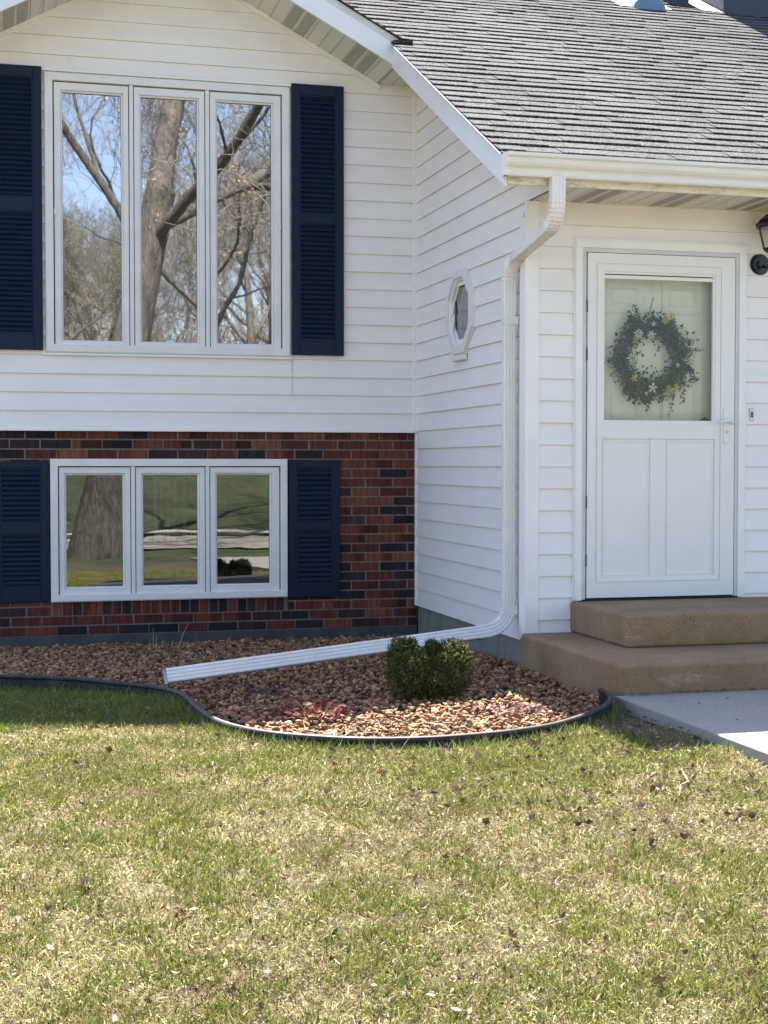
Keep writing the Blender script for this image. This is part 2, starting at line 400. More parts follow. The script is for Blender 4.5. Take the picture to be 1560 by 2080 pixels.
def siding(name, T, u0f, z0, z1, holes, extra=(), d0=.006, drop=.013, seed=0, joints=()):
    """lapped boards: u0f(z)->(u0,u1) limits at height z"""
    r = random.Random(seed); mb = MB(T); k0 = math.floor((z0 - ZA) / .127 - 1e-6); z = ZA + .127 * k0
    while z < z1 - 1e-6:
        zb, zt_ = z, z + .127
        cuts = sorted({max(zb, z0), min(zt_, z1)} | {h[2] for h in holes if zb < h[2] < zt_} | {h[3] for h in holes if zb < h[3] < zt_} | {e for e in extra if zb < e < zt_})
        wob = r.uniform(-.0012, .0012)
        def D(q):
            t = (q - zb) / .127
            return d0 + wob + drop * max(0.0, 1 - t) ** 1.15
        for a, b in zip(cuts[:-1], cuts[1:]):
            if b - a < 1e-4: continue
            ua, ub = u0f(a); va, vb = u0f(b)
            if ub - ua < .01 and vb - va < .01: continue
            segs = [(None, None)]; iv = [(ua, ub, va, vb)]
            for h in holes:
                if h[2] < b - 1e-5 and h[3] > a + 1e-5:
                    new = []
                    for (p, q, r_, s_) in iv:
                        if h[0] <= p and h[1] >= q: continue
                        if h[1] <= p or h[0] >= q: new.append((p, q, r_, s_)); continue
                        if h[0] > p: new.append((p, h[0], r_, h[0]))
                        if h[1] < q: new.append((h[1], q, h[1], s_))
                    iv = new
            for (p, q, r_, s_) in iv:
                nn = 4 if b - a > .06 else 1
                for i in range(nn):
                    za = a + (b - a) * i / nn; zc = a + (b - a) * (i + 1) / nn
                    f0 = i / nn; f1 = (i + 1) / nn
                    L = lambda A, B, f: A + (B - A) * f
                    mb.face([(L(p, r_, f0), za, D(za)), (L(q, s_, f0), za, D(za)), (L(q, s_, f1), zc, D(zc)), (L(p, r_, f1), zc, D(zc))])
                if abs(a - zb) < 1e-5 and z > z0 - 1e-4:      # bottom butt with a small curl
                    dd = D(a)
                    mb.face([(p, a, dd), (p, a + .001, d0 - .004), (q, a + .001, d0 - .004), (q, a, dd)])
        z = zt_
    for (u, za, zb_, dj) in joints:
        pass
    return mb.build(name, SIDING, house)

# front wall siding (gable shaped)
GX = -1.78; SL = .53
def gline(x): return 3.907 + SL * (-.308 - x) if x > GX else 3.907 + SL * (-.308 - GX) - SL * (GX - x)
XL = -3.52
def limA(z):
    lo = XL if z < gline(XL) else GX - (gline(GX) - z) / SL
    hi = -.035 if z < 3.9099 else max(GX, -.308 - (z - 3.907) / SL)
    return (lo, hi)
UPW = (-2.60, -1.0, 1.99, 3.80)
siding('front_siding', TA, limA, ZA, gline(GX), [UPW], extra=(3.9098, 3.9101), seed=1, d0=.014)
# butt joints of the vinyl below the big window
mb = MB(TA); mb.box(-.938, -.9355, ZA + .127 * 2 + .002, ZA + .127 * 4 - .002, .018, .0295); mb.build('siding_joint', SOFFIT, house)
# brick wall
BH = .0677
mbk = MB(TA)
mbk.box(XL, .0, 0, .1354 - .001, -.06, -.005, mi=1); mbk.box(XL, -2.618, .1354, 1.2185, -.06, -.005, mi=1)
mbk.box(-.972, .0, .1354, 1.2185, -.06, -.005, mi=1); mbk.box(XL, .0, 1.2190, ZA, -.06, -.005, mi=1)
mbk.box(-2.617, -.973, .1358, .236, -.06, -.005, mi=1)
rb = random.Random(5)
def brick_col():
    q = rb.random()
    if q < .17: c = (.026, .021, .026)
    elif q < .36: c = (.055, .028, .03)
    elif q < .70: c = (.165, .046, .028)
    elif q < .88: c = (.125, .036, .026)
    else: c = (.23, .075, .040)
    s = rb.uniform(.66, 1.0); return tuple(x * s for x in c)
def add_brick(u0, u1, w0, w1, col):
    d = rb.uniform(-.0015, .0015); tl = rb.uniform(-.001, .001); e = .0025
    V = [(u0, w0, -.02), (u1, w0, -.02), (u1, w1, -.02), (u0, w1, -.02), (u0, w0, d - e), (u1, w0, d - e), (u1, w1 + tl, d - e), (u0, w1, d - e),
         (u0 + e, w0 + e, d), (u1 - e, w0 + e, d), (u1 - e, w1 - e + tl, d), (u0 + e, w1 - e, d)]
    F = [(0, 1, 5, 4), (1, 2, 6, 5), (2, 3, 7, 6), (3, 0, 4, 7), (4, 5, 9, 8), (5, 6, 10, 9), (6, 7, 11, 10), (7, 4, 8, 11), (8, 9, 10, 11)]
    if rb.random() < .30:   # two-tone brick: one end burnt darker or paler
        q = rb.uniform(.25, .75); kf = rb.choice((.4, .55, 1.35)); c2 = tuple(x * kf for x in col); um = u0 + (u1 - u0) * q
        V += [(um, w0 + e, d), (um + rb.uniform(-.012, .012), w1 - e + tl * .5, d)]
        mbk.mesh(V, F[:-1], col); b0 = len(mbk.v) - len(V)
        for f, c in (((8, 12, 13, 11), col), ((12, 9, 10, 13), c2)):
            mbk.f.append(tuple(b0 + i for i in f)); mbk.c.append(c); mbk.m.append(0)
    else: mbk.mesh(V, F, col)
for j in range(21):
    w0 = j * BH + .005; w1 = (j + 1) * BH - .005; x = -3.6 + (.104 if j % 2 else 0) - .022
    while x < 0:
        a, b = x + .005, x + .2085 - .005
        a += rb.uniform(-.003, .003); b += rb.uniform(-.003, .003)
        parts = [(a, b)]
        if 2 <= j < 18:
            parts = [(p, q) for p, q in ((a, min(b, -2.623)), (max(a, -.967), b)) if q - p > .02]
        for p, q in parts:
            p = max(p, XL); q = min(q, -.002)
            if q - p > .02: add_brick(p, q, w0, w1, brick_col())
        x += .2085
x = -2.612
while x < -1.0:
    add_brick(x + .004, x + .0675 - .004, .140, .233, brick_col()); x += .0675
mbk.build('brick_wall', [BRICK, MORTAR], house)
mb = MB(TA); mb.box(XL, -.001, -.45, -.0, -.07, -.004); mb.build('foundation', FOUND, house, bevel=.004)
# white starter strip along the siding bottom, corner posts, channels
mb = MB(TA); mb.box(XL, -.001, ZA - .012, ZA + .004, -.01, .036); mb.build('starter_strip', TRIM, house, bevel=.002)
mb = MB(TA); mb.box(-.042, -.0005, ZA + .0055, 3.93, .004, .030); mb.build('corner_post', TRIM, house, bevel=.003)
mb = MB(TB); mb.box(-.004, .022, .150, ZA - .013, .001, .022); mb.build('corner_channel', TRIM, house, bevel=.002)

# side wall
def rakelow(y): return 2.692 + .530 * (y + 2.80)
def limB(z):
    hi = 2.262 if z < 2.693 else 2.795
    hi = min(hi, 2.80 - (z - 2.692) / .53)
    return (-.0 if z < 4 else 0, max(hi, 0))
OC = (1.098, 2.180)
siding('side_siding', TB, limB, .152, 4.0, [(OC[0] - .175, OC[0] + .175, OC[1] - .175, OC[1] + .175)], extra=(2.6928, 2.6932), seed=2)
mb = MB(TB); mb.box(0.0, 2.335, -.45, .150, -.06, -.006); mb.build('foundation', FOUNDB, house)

# door wall
DH = (.30, 1.33, .20, 2.45)
siding('entry_siding', TD, lambda z: (.045, 4.6), .19, 2.700, [DH], seed=3)
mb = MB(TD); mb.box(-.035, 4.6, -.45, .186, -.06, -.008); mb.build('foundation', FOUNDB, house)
mb = MB(); # outside corner post, L shaped
mb.box(-.037, .048, YD - .024, YD - .002, .165, 2.692); mb.box(-.037, -.012, YD - .0015, -2.262, .165, 2.60)
mb.build('corner_post', TRIM, house, bevel=.003)

# ------------------------------------------------------------------ windows
def win_unit(name, T, x0, x1, z0, z1, glasses, gz0, gz1, gmat, tf, handles=(), blinds=False):
    """frame with three casements; the glass sits behind the sash"""
    fr = MB(T)
    n = len(glasses)
    fr.rect(x0, x1, z0, z1, tf * .86, -.05, .045)                                   # casing
    fr.rect(x0 - .006, x1 + .006, z0 - .006, z1 + .006, .012, -.02, .036)
    w = fr.build('window', WINFRAME, house, bevel=.003)
    ix0, ix1 = x0 + tf, x1 - tf; iz0, iz1 = z0 + tf * .72, z1 - tf
    for i in range(n - 1):
        m = MB(T)
        g0 = glasses[i][1]; g1 = glasses[i + 1][0]; c = (g0 + g1) / 2
        m.box(c - .0135, c + .0135, z0 + tf * .86 + .001, z1 - tf * .86 - .001, -.045, .034)
        m.build('mullion', WINFRAME, w, bevel=.002)
    s = MB(T); s.rect(x0 + tf * .86, x1 - tf * .86, z0 + tf * .86, z1 - tf * .86, .006, -.06, -.018); s.build('reveal', CAULK, w)
    for i, (g0, g1) in enumerate(glasses):
        L = ix0 if i == 0 else (glasses[i - 1][1] + g0) / 2 + .019
        Rr = ix1 if i == n - 1 else (glasses[i + 1][0] + g1) / 2 - .019
        sm = MB(T); lo, hi = iz0, iz1
        o = [(L, lo), (Rr, lo), (Rr, hi), (L, hi)]
        q = [(g0 - .013, gz0 - .012), (g1 + .013, gz0 - .012), (g1 + .013, gz1 + .013), (g0 - .013, gz1 + .013)]
        g = [(g0, gz0), (g1, gz0), (g1, gz1), (g0, gz1)]
        sm.ring(o, q, -.055, .026)
        sm.ring([(a + (.0008 if k in (0, 3) else -.0008), b + (.0008 if k < 2 else -.0008)) for k, (a, b) in enumerate(q)], g, -.05, .014, din=.009)
        sh = sm.build('sash', WINFRAME, w, bevel=.0022)
        ga = MB(T); ga.rect(g0 - .002, g1 + .002, gz0 - .002, gz1 + .002, .0035, -.02, .004); ga.build('gasket', CAULK, w)
        p = MB(T); p.face([(g0 - .004, gz0 - .004, -.004), (g1 + .004, gz0 - .004, -.004), (g1 + .004, gz1 + .004, -.004), (g0 - .004, gz1 + .004, -.004)])
        p.build('pane', gmat, w)
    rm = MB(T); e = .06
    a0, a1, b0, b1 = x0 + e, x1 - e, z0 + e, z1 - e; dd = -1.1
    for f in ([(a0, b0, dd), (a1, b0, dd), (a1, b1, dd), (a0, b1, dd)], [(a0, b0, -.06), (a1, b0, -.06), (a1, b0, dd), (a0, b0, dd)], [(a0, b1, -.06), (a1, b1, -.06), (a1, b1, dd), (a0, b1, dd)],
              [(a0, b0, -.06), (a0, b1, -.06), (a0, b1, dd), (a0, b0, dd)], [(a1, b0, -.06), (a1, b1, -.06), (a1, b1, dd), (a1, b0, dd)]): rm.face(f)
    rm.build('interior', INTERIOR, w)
    for (hx, hz) in handles:
        h = MB(T); h.box(hx - .009, hx + .009, hz - .022, hz + .022, .026, .040); h.build('latch', WINFRAME, w, bevel=.003)
    return w
G3U = [(-2.524, -2.128), (-1.992, -1.606), (-1.464, -1.080)]
G3L = [(-2.514, -2.131), (-1.990, -1.612), (-1.474, -1.098)]
wu = win_unit('window', TA, -2.640, -.955, 1.950, 3.838, G3U, 2.032, 3.714, GLASS_UP, .060, handles=((-2.574, 2.90), (-1.024, 2.86)))
wu['label'] = 'tall triple casement window reflecting bare trees'
wl = win_unit('window', TA, -2.615, -.978, .240, 1.213, G3L, .336, 1.106, GLASS_LO, .052, handles=())
wl['label'] = 'short triple casement window in the brick wall'
# vertical blinds inside the lower middle casement
mb = MB(TA)
for i in range(7):
    u = -1.90 + i * .047 + (.02 if i > 3 else 0)
    mb.face([(u, .62, -.16), (u + (.03 if i in (0, 4) else .017), .62, -.19), (u + (.03 if i in (0, 4) else .017), 1.2, -.19), (u, 1.2, -.16)])
mb.build('blinds', BLIND, wl)
# head flashing / channel round upper window
for q in ((-2.655, -.945, 3.8455, 3.862, .02, .052), (-2.665, -.940, 1.926, 1.9425, .012, .044)):
    mb = MB(TA); mb.box(*q); mb.build('window_channel', TRIM, house, bevel=.003)

# ------------------------------------------------------------------ shutters
def shutter(x0, x1, z0, z1, midlo, midhi, label, topr, botr, st=.058, d0=.020):
    s = MB(TA)
    zi0, zi1 = z0 + botr, z1 - topr; yb, yf = d0, d0 + .026
    for (a, b, c, d) in ((x0, x0 + st, z0, z1), (x1 - st, x1, z0, z1)): s.box(a, b, c, d, yb, yf)
    for (c, d) in ((z0, zi0), (zi1, z1), (midlo, midhi)): s.box(x0 + st + .0005, x1 - st - .0005, c, d, yb, yf - .0006)
    o = s.build('shutter', NAVY, house, bevel=.0035, segs=3); o['label'] = label
    l = MB(TA)
    for (lo, hi) in ((zi0, midlo), (midhi, zi1)):
        l.face([(x0 + st, lo, yb + .001), (x1 - st, lo, yb + .001), (x1 - st, hi, yb + .001), (x0 + st, hi, yb + .001)])
        l.rect(x0 + st, x1 - st, lo, hi, .009, yb + .001, yf - .008)
        n = max(1, round((hi - lo - .03) / .0345)); h = (hi - lo - .03) / n
        for i in range(n):
            z = lo + .015 + i * h
            P = [(yb + .017, z), (yb + .019, z + .004), (yb + .004, z + h * .94), (yb + .002, z)]
            for k in range(3):
                (p, q), (r_, t) = P[k], P[k + 1]
                l.face([(x0 + st + .0095, q, p), (x1 - st - .0095, q, p), (x1 - st - .0095, t, r_), (x0 + st + .0095, t, r_)])
            l.face([(x0 + st + .0095, z, yb + .002), (x1 - st - .0095, z, yb + .002), (x1 - st - .0095, z, yb + .017), (x0 + st + .0095, z, yb + .017)])
    l.build('louvers', NAVY, o)
    return o
shutter(-.941, -.563, 1.957, 3.868, 2.890, 2.960, 'tall navy louvered shutter right of the upper window', .078, .112, d0=.031)
shutter(-3.040, -2.662, 1.957, 3.868, 2.890, 2.985, 'tall navy louvered shutter left of the upper window', .072, .112, d0=.031)
shutter(-.962, -.585, .228, 1.209, .709, .769, 'short navy shutter on brick right of the lower window', .052, .100, .060, .002)
shutter(-3.006, -2.628, .238, 1.203, .702, .787, 'short navy shutter on brick left of the lower window', .046, .105, .056, .002)

# ------------------------------------------------------------------ octagonal window
def ocg(r, rot=22.5): return [(OC[0] + r * math.cos(R(rot + 45 * k)) / math.cos(R(22.5)), OC[1] + r * math.sin(R(rot + 45 * k)) / math.cos(R(22.5))) for k in range(8)]
mb = MB(TB); mb.ring(ocg(.283), ocg(.272), -.01, .026); mb.ring(ocg(.2715), ocg(.222), .0, .042, din=.045); mb.ring(ocg(.2215), ocg(.205), -.03, .036, din=.026); mb.ring(ocg(.2045), ocg(.190), -.04, .006)
ow = mb.build('window', WINFRAME, house, bevel=.002); ow['label'] = 'small octagonal window in the side wall'
mb = MB(TB); pts = ocg(.194); mb.face([(u, w, .001) for u, w in pts]); mb.build('pane', GLASS_OCT, ow)
mb = MB(TB); mb.box(OC[0] - .13, OC[0] + .12, OC[1] - .318, OC[1] - .285, .016, .050); mb.build('sill', WINFRAME, ow, bevel=.003)
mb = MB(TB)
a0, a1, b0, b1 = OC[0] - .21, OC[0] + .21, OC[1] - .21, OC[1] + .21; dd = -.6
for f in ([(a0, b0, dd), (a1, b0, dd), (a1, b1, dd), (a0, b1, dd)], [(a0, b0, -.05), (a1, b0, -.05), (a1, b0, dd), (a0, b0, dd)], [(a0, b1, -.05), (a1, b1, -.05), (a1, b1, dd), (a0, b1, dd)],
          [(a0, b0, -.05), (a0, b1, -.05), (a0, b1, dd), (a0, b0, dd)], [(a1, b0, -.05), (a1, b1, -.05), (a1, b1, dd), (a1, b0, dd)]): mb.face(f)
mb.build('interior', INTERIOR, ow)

# ------------------------------------------------------------------ entry door
dz0 = .388
mb = MB(TD)
mb.ring([(.270, dz0), (1.357, dz0), (1.357, 2.479), (.270, 2.479)], [(.312, dz0 + .0001), (1.315, dz0 + .0001), (1.315, 2.437), (.312, 2.437)], -.10, .034)
mb.ring([(.262, dz0 + .002), (1.365, dz0 + .002), (1.365, 2.492), (.262, 2.492)], [(.2695, dz0 + .003), (1.3575, dz0 + .003), (1.3575, 2.4795), (.2695, 2.4795)], 0, .026)
df = mb.build('door_frame', TRIM, house, bevel=.003)
mb = MB(TD); mb.ring([(.3125, dz0 + .002), (1.3145, dz0 + .002), (1.3145, 2.4365), (.3125, 2.4365)], [(.337, dz0 + .003), (1.293, dz0 + .003), (1.293, 2.412), (.337, 2.412)], .0, .028)
mb.build('storm_rail', paint('rail_grey', (.60, .60, .60), .4, .05, bst=0), df, bevel=.002)
mb = MB(TD)
SX0, SX1, SZ0, SZ1 = .3440, 1.2860, .400, 2.408
o = [(SX0, SZ0), (SX1, SZ0), (SX1, SZ1), (SX0, SZ1)]
i1 = [(.396, .486), (1.196, .486), (1.196, 2.350), (.396, 2.350)]
mb.ring(o, i1, 0, .034)
i2 = [(.4035, .4935), (1.1885, .4935), (1.1885, 2.3425), (.4035, 2.3425)]
mb.ring([(a, b) for a, b in i1], i2, .0, .029, din=.029)
i3 = [(.436, .520), (1.158, .520), (1.158, 2.304), (.436, 2.304)]
mb.ring(i2, i3, .0, .035, din=.033)
mb.box(.4362, 1.1578, 1.330, 1.425, .002, .0335)          # lock rail
mb.box(.4362, 1.1578, .5202, 1.3297, .002, .0250)         # kick panel field
mb.box(.742, .842, .5204, 1.3295, .0252, .0310)           # centre stile
for (a, b) in ((.444, .734), (.850, 1.150)):
    mb.ring([(a, .530), (b, .530), (b, 1.320), (a, 1.320)], [(a + .012, .542), (b - .012, .542), (b - .012, 1.308), (a + .012, 1.308)], .0252, .0290, din=.0275)
sd = mb.build('storm_door', DOORW, house, bevel=.0025)
mb = MB(TD); mb.rect(.4362, 1.1578, 1.4252, 2.3038, .014, .004, .030); mb.box(.451, 1.143, 2.262, 2.284, .006, .028)
mb.build('glass_frame', DOORW, sd, bevel=.002)
mb = MB(TD); mb.box(.451, 1.143, 2.2845, 2.2895, .008, .018); mb.build('vent_slot', GAP, sd)
mb = MB(TD); mb.face([(.448, 1.437, .012), (1.146, 1.437, .012), (1.146, 2.263, .012), (.448, 2.263, .012)]); mb.build('pane', GLASS_DOOR, sd)
for hz in (2.10, 1.82, .96, .62):
    mb = MB(TD); mb.box(.3395, .3435, hz - .036, hz + .036, .028, .0365); mb.build('hinge', CAULK, sd)
mb = MB(TD)   # handle: slim oval escutcheon, lever and key cylinder
def oval(cx, cz, hw, hh, d0, d1, n=10):
    P = [(cx + hw * math.cos(a), cz + (hh - hw) + hw * math.sin(a)) for a in np.linspace(0, math.pi, n)] + [(cx + hw * math.cos(a), cz - (hh - hw) + hw * math.sin(a)) for a in np.linspace(math.pi, 2 * math.pi, n)]
    return P
P = oval(1.231, 1.412, .0195, .108, 0, 0); k = len(P)
mb.mesh([(u, w, .034) for u, w in P] + [(u, w, .0405) for u, w in P] + [(u * .86 + 1.231 * .14, 1.412 + (w - 1.412) * .97, .043) for u, w in P], [(i, (i + 1) % k, k + (i + 1) % k, k + i) for i in range(k)] + [(k + i, k + (i + 1) % k, 2 * k + (i + 1) % k, 2 * k + i) for i in range(k)] + [tuple(range(2 * k, 3 * k))])
hd = mb.build('handle', DOORW, sd, bevel=.001)
mb = MB(TD); mb.tube([(1.235, 1.440, .04), (1.236, 1.441, .075)], .011, 10); mb.tube([(1.240, 1.441, .078), (1.21, 1.438, .082), (1.18, 1.431, .080), (1.150, 1.437, .076)], [.011, .0095, .008, .006], 8)
mb.tube([(1.250, 1.438, .060), (1.268, 1.425, .050)], .009, 8); mb.build('lever', DOORW, hd, smooth=True)
mb = MB(TD); mb.tube([(1.234, 1.375, .04), (1.234, 1.375, .051)], .0095, 12); mb.build('lock_cylinder', CHROME, hd)
# inner panelled door
mb = MB(TD); mb.box(.338, 1.292, .395, 2.405, -.14, -.098)
for (a, b, c, d) in ((.500, .760, 2.075, 2.275), (.870, 1.130, 2.075, 2.275), (.500, .760, 1.29, 1.965), (.870, 1.130, 1.29, 1.965), (.500, .760, .60, 1.17), (.870, 1.130, .60, 1.17)):
    mb.rect(a, b, c, d, .022, -.0978, -.090, din=-.0965); mb.rect(a + .045, b - .045, c + .045, d - .045, .012, -.0978, -.0965, din=-.092)
    mb.box(a + .0575, b - .0575, c + .0575, d - .0575, -.0978, -.0920)
mb.box(.811, .819, .42, 2.38, -.0978, -.0945)
idr = mb.build('front_door', INNER, house, bevel=.002)
mb = MB(TD); mb.tube([(1.128, 1.437, -.095), (1.128, 1.437, -.055)], .014, 10); mb.tube([(1.128, 1.437, -.055), (1.128, 1.437, -.035), (1.128, 1.437, -.02)], [.020, .028, .018], 14); mb.build('knob', BLACK, idr, smooth=True)
mb = MB(TD); mb.box(.315, 1.312, .3835, .3925, -.1, .038); mb.build('threshold', GAP, house)

# ------------------------------------------------------------------ soffits, fascia, roof
def gline_pts(y): return None
mb = MB()
# gable soffit strips (panels run from wall to fascia), right and left slope
GY = -.525
def sof_panels(mb, p0, p1, q0, q1, pitch, perf=()):
    """ribbed sheet between line p0-p1 (wall) and q0-q1 (fascia)"""
    p0, p1, q0, q1 = map(Vector, (p0, p1, q0, q1)); L = (p1 - p0).length; n = max(1, int(L / pitch))
    nrm = (p1 - p0).cross(q0 - p0).normalized()
    if nrm.z > 0: nrm = -nrm
    for i in range(n + 1):
        a = i * pitch / L; b = min(1, (i + 1) * pitch / L)
        if a >= 1: break
        g = .010 / L
        prof = [(a, 0), (min(b, a + g * .3), -.006), (min(b, a + g * .9), -.006), (min(b, a + g * 1.3), .004), (min(b, a + g * 2.1), .004), (min(b, a + g * 2.4), 0), (b, 0)]
        for (s, h), (t, k) in zip(prof[:-1], prof[1:]):
            if t - s < 1e-6: continue
            A = p0.lerp(p1, s) + nrm * h; B = p0.lerp(p1, t) + nrm * k; C = q0.lerp(q1, t) + nrm * k; D_ = q0.lerp(q1, s) + nrm * h
            mb.face([A, B, C, D_], mi=1 if (i % 5 in perf and t - s > g * 3) else 0)
zA_ = gline(GX)
sof_panels(mb, (-.308, .02, 3.909), (GX, .02, zA_ + .002), (-.308, GY, 3.909), (GX, GY, zA_ + .002), .098, (1, 2))
sof_panels(mb, (GX, .02, zA_ + .002), (-3.95, .02, gline(-3.95) + .002), (GX, GY, zA_ + .002), (-3.95, GY, gline(-3.95) + .002), .098, (1, 2))
sof_panels(mb, (.0, .02, 3.909), (-.308, .02, 3.909), (.0, GY, 3.909), (-.308, GY, 3.909), .098, ())
def perf_mat():
    m, n, b = nt('soffit_perforated'); v = coord(n)
    c = N(n, 'ShaderNodeTexVoronoi'); c.inputs['Scale'].default_value = 170; c.inputs['Randomness'].default_value = .15; n.links.new(v, c.inputs['Vector'])
    col = ramp(n, c.outputs['Distance'], [(.22, (.03, .028, .025)), (.36, (.40, .38, .34))])
    n.links.new(col, b.inputs['Base Color']); b.inputs['Roughness'].default_value = .5; return m
PERF = perf_mat()
mb.build('gable_soffit', [SOFFIT, PERF], house)
mb = MB(); EY = -2.800
sof_panels(mb, (.001, YD + .02, 2.694), (4.6, YD + .02, 2.694), (.001, EY, 2.694), (4.6, EY, 2.694), .098, (2, 3))
sof_panels(mb, (RX + .01, EY, 2.693), (RX + .01, -.5, rakelow(-.5)), (.0, EY, 2.693), (.0, -.5, rakelow(-.5)), .098, ())
mb.build('eave_soffit', [SOFFIT, PERF], house)
# F-channel trim along the gable soffit
mb = MB()
def slab_line(mb, p, q, w, h, up=(0, 0, 1), dep=(0, -1, 0), mi=0):
    p, q, up, dep = map(Vector, (p, q, up, dep)); t = (q - p).normalized()
    upn = (up - t * up.dot(t)).normalized(); V = []
    for e in (p, q):
        for (a, b) in ((0, 0), (0, 1), (1, 0), (1, 1)): V.append(e + upn * h * a + dep * w * b)
    mb.mesh(V, [(0, 1, 3, 2), (4, 6, 7, 5), (0, 4, 5, 1), (2, 3, 7, 6), (0, 2, 6, 4), (1, 5, 7, 3)], mi=mi)
slab_line(mb, (-.30, -.018, 3.870), (GX + .01, -.018, zA_ - .035), .022, .032); slab_line(mb, (GX - .01, -.018, zA_ - .035), (-3.5, -.018, gline(-3.5) - .035), .022, .032)
mb.build('soffit_trim', TRIM, house, bevel=.002)
# gable fascia boards
mb = MB()
def fasc(x0, x1, lo, hi, y0, y1):
    V = [(x, y, gline(x) + z) for x in (x0, x1) for y in (y0, y1) for z in (lo, hi)]
    mb.mesh(V, [(0, 1, 3, 2), (4, 6, 7, 5), (0, 4, 5, 1), (2, 3, 7, 6), (0, 2, 6, 4), (1, 5, 7, 3)])
fasc(-.303, GX, -.008, .135, GY - .022, GY); fasc(GX, -3.98, -.008, .135, GY - .022, GY)
mb.build('gable_fascia', FASCIA, house, bevel=.002)
mb = MB(); fasc(-.262, GX, .1352, .190, GY - .016, GY); fasc(GX, -3.98, .1352, .190, GY - .016, GY)
mb.build('gable_drip_board', paint('drip_board', (.62, .62, .60), .5, .05, bst=.02), house, bevel=.002)  # greyer than the fascia: the shade of the recess is in this colour
# rake board of the entry roof (faces left)
mb = MB()
def rk(y0, y1, lo, hi, x0, x1):
    V = [(x, y, rakelow(y) + z) for x in (x0, x1) for y in (y0, y1) for z in (lo, hi)]
    mb.mesh(V, [(0, 1, 3, 2), (4, 6, 7, 5), (0, 4, 5, 1), (2, 3, 7, 6), (0, 2, 6, 4), (1, 5, 7, 3)])
rk(-2.815, -.49, -.006, .158, RX - .012, RX + .008); mb.build('rake_fascia', FASCIA, house, bevel=.002)
mb = MB(); rk(-2.83, -.49, .1585, .168, RX - .036, RX + .02); mb.build('rake_drip_edge', paint('drip_edge', (.6, .6, .6), .3, .02, bst=0), house)
# eave fascia
mb = MB(); mb.box(RX + .010, 4.6, EY - .022, EY - .002, 2.688, 2.850); mb.build('eave_fascia', STAINED, house, bevel=.002)
# gutter: K profile extruded along x
prof = [(0, .118), (0, .004), (-.018, 0), (-.060, 0), (-.066, .010), (-.068, .030), (-.074, .040), (-.088, .052), (-.098, .066), (-.102, .088), (-.110, .094), (-.116, .098), (-.117, .116), (-.108, .118), (-.106, .112), (-.100, .110)]
mb = MB(); gx0, gx1 = -.345, 4.65; gy, gzz = EY - .024, 2.722
for (a, b), (c, d) in zip(prof[:-1], prof[1:]): mb.face([(gx0, gy + a, gzz + b), (gx1, gy + a, gzz + b), (gx1, gy + c, gzz + d), (gx0, gy + c, gzz + d)])
mb.face([(gx0 - .001, gy + a, gzz + b) for a, b in prof[:13]]); mb.face([(gx1, gy + a, gzz + b) for a, b in prof[:13]])
gt = mb.build('gutter', GUTTER, house)
sm = gt.modifiers.new('solid', 'SOLIDIFY'); sm.thickness = .0018
mb = MB(); P13 = prof[:13]; k = len(P13)
mb.mesh([(gx0 - .006, gy + a, gzz + b) for a, b in P13] + [(gx0 + .012, gy + a * 1.03, gzz + b) for a, b in P13], [(i, i + 1, k + i + 1, k + i) for i in range(k - 1)] + [tuple(range(k))]); mb.build('end_cap', TRIM, gt)

# shingles
def shade(r, base): s = r.uniform(.82, 1.18); return tuple(x * s for x in base)
def shingle_field(mb, P0, ux, us, nrm, L, S, clip, seed, exposure=.127, base=(.057, .057, .0575)):
    """courses of laminated tabs. P0 eave corner, ux along eave, us up-slope"""
    r = random.Random(seed); P0, ux, us, nrm = map(Vector, (P0, ux, us, nrm)); n = int(S / exposure)
    off = 0
    for i in range(n):
        s0 = i * exposure; s1 = s0 + exposure + .012; off += r.uniform(.13, .17)
        x = -((off) % 1.0)
        sag = r.uniform(-.002, .002)
        while x < L:
            w = r.choice((.13, .17, .21, .25, .30)); thick = r.random() < .5; x1 = x + w
            a, b = clip(max(x, 0), min(x1, L), s0 + .06)
            if b - a > .005:
                t0 = (.013 if thick else .009) + r.uniform(-.001, .001); t1 = .0022 if thick else .0006; j = r.uniform(-.002, .002)
                wv = .0022 * math.sin(a * 2.1 + i * .7) + .0018 * math.sin(a * 5.3 + i * 1.9)
                A = P0 + ux * a + us * (s0 + j + wv + sag); B = P0 + ux * (b - .0012) + us * (s0 + j + wv + sag); C_ = P0 + ux * (b - .0012) + us * s1; D_ = P0 + ux * a + us * s1
                q = r.uniform(.93, 1.07); col = tuple(c * q for c in base); dk = tuple(c * .75 for c in col)
                e = us * .004
                mb.face([A + nrm * (t0 - .0015), B + nrm * (t0 - .0015), B + e + nrm * t0, A + e + nrm * t0], col)
                mb.face([A + e + nrm * t0, B + e + nrm * t0, C_ + nrm * t1, D_ + nrm * t1], col)
                mb.face([A - nrm * .003, B - nrm * .003, B + nrm * (t0 - .0015), A + nrm * (t0 - .0015)], (.018, .017, .018))  # butt edge coloured near black, painting in the shadow line under each course
                mb.face([A - nrm * .003, A + nrm * (t0 - .0015), A + e + nrm * t0, D_ + nrm * t1], dk)
            x = x1
cs, sn = 1 / math.sqrt(1 + SL * SL), SL / math.sqrt(1 + SL * SL)
ROOF0 = Vector((-6.0, -2.905, 2.862 + SL * (-.105)))
mb = MB(); RLEN = 10.65
def clip_main(a, b, s):
    y = -2.905 + s * cs; xw = -6.0
    lim = RX - .030 if y < -.44 else (-.76 - y if y < 1.02 else -3.95)
    return max(a, lim - xw), b
shingle_field(mb, ROOF0, (1, 0, 0), (0, cs, sn), (0, -sn, cs), RLEN, 9.0, clip_main, 11)
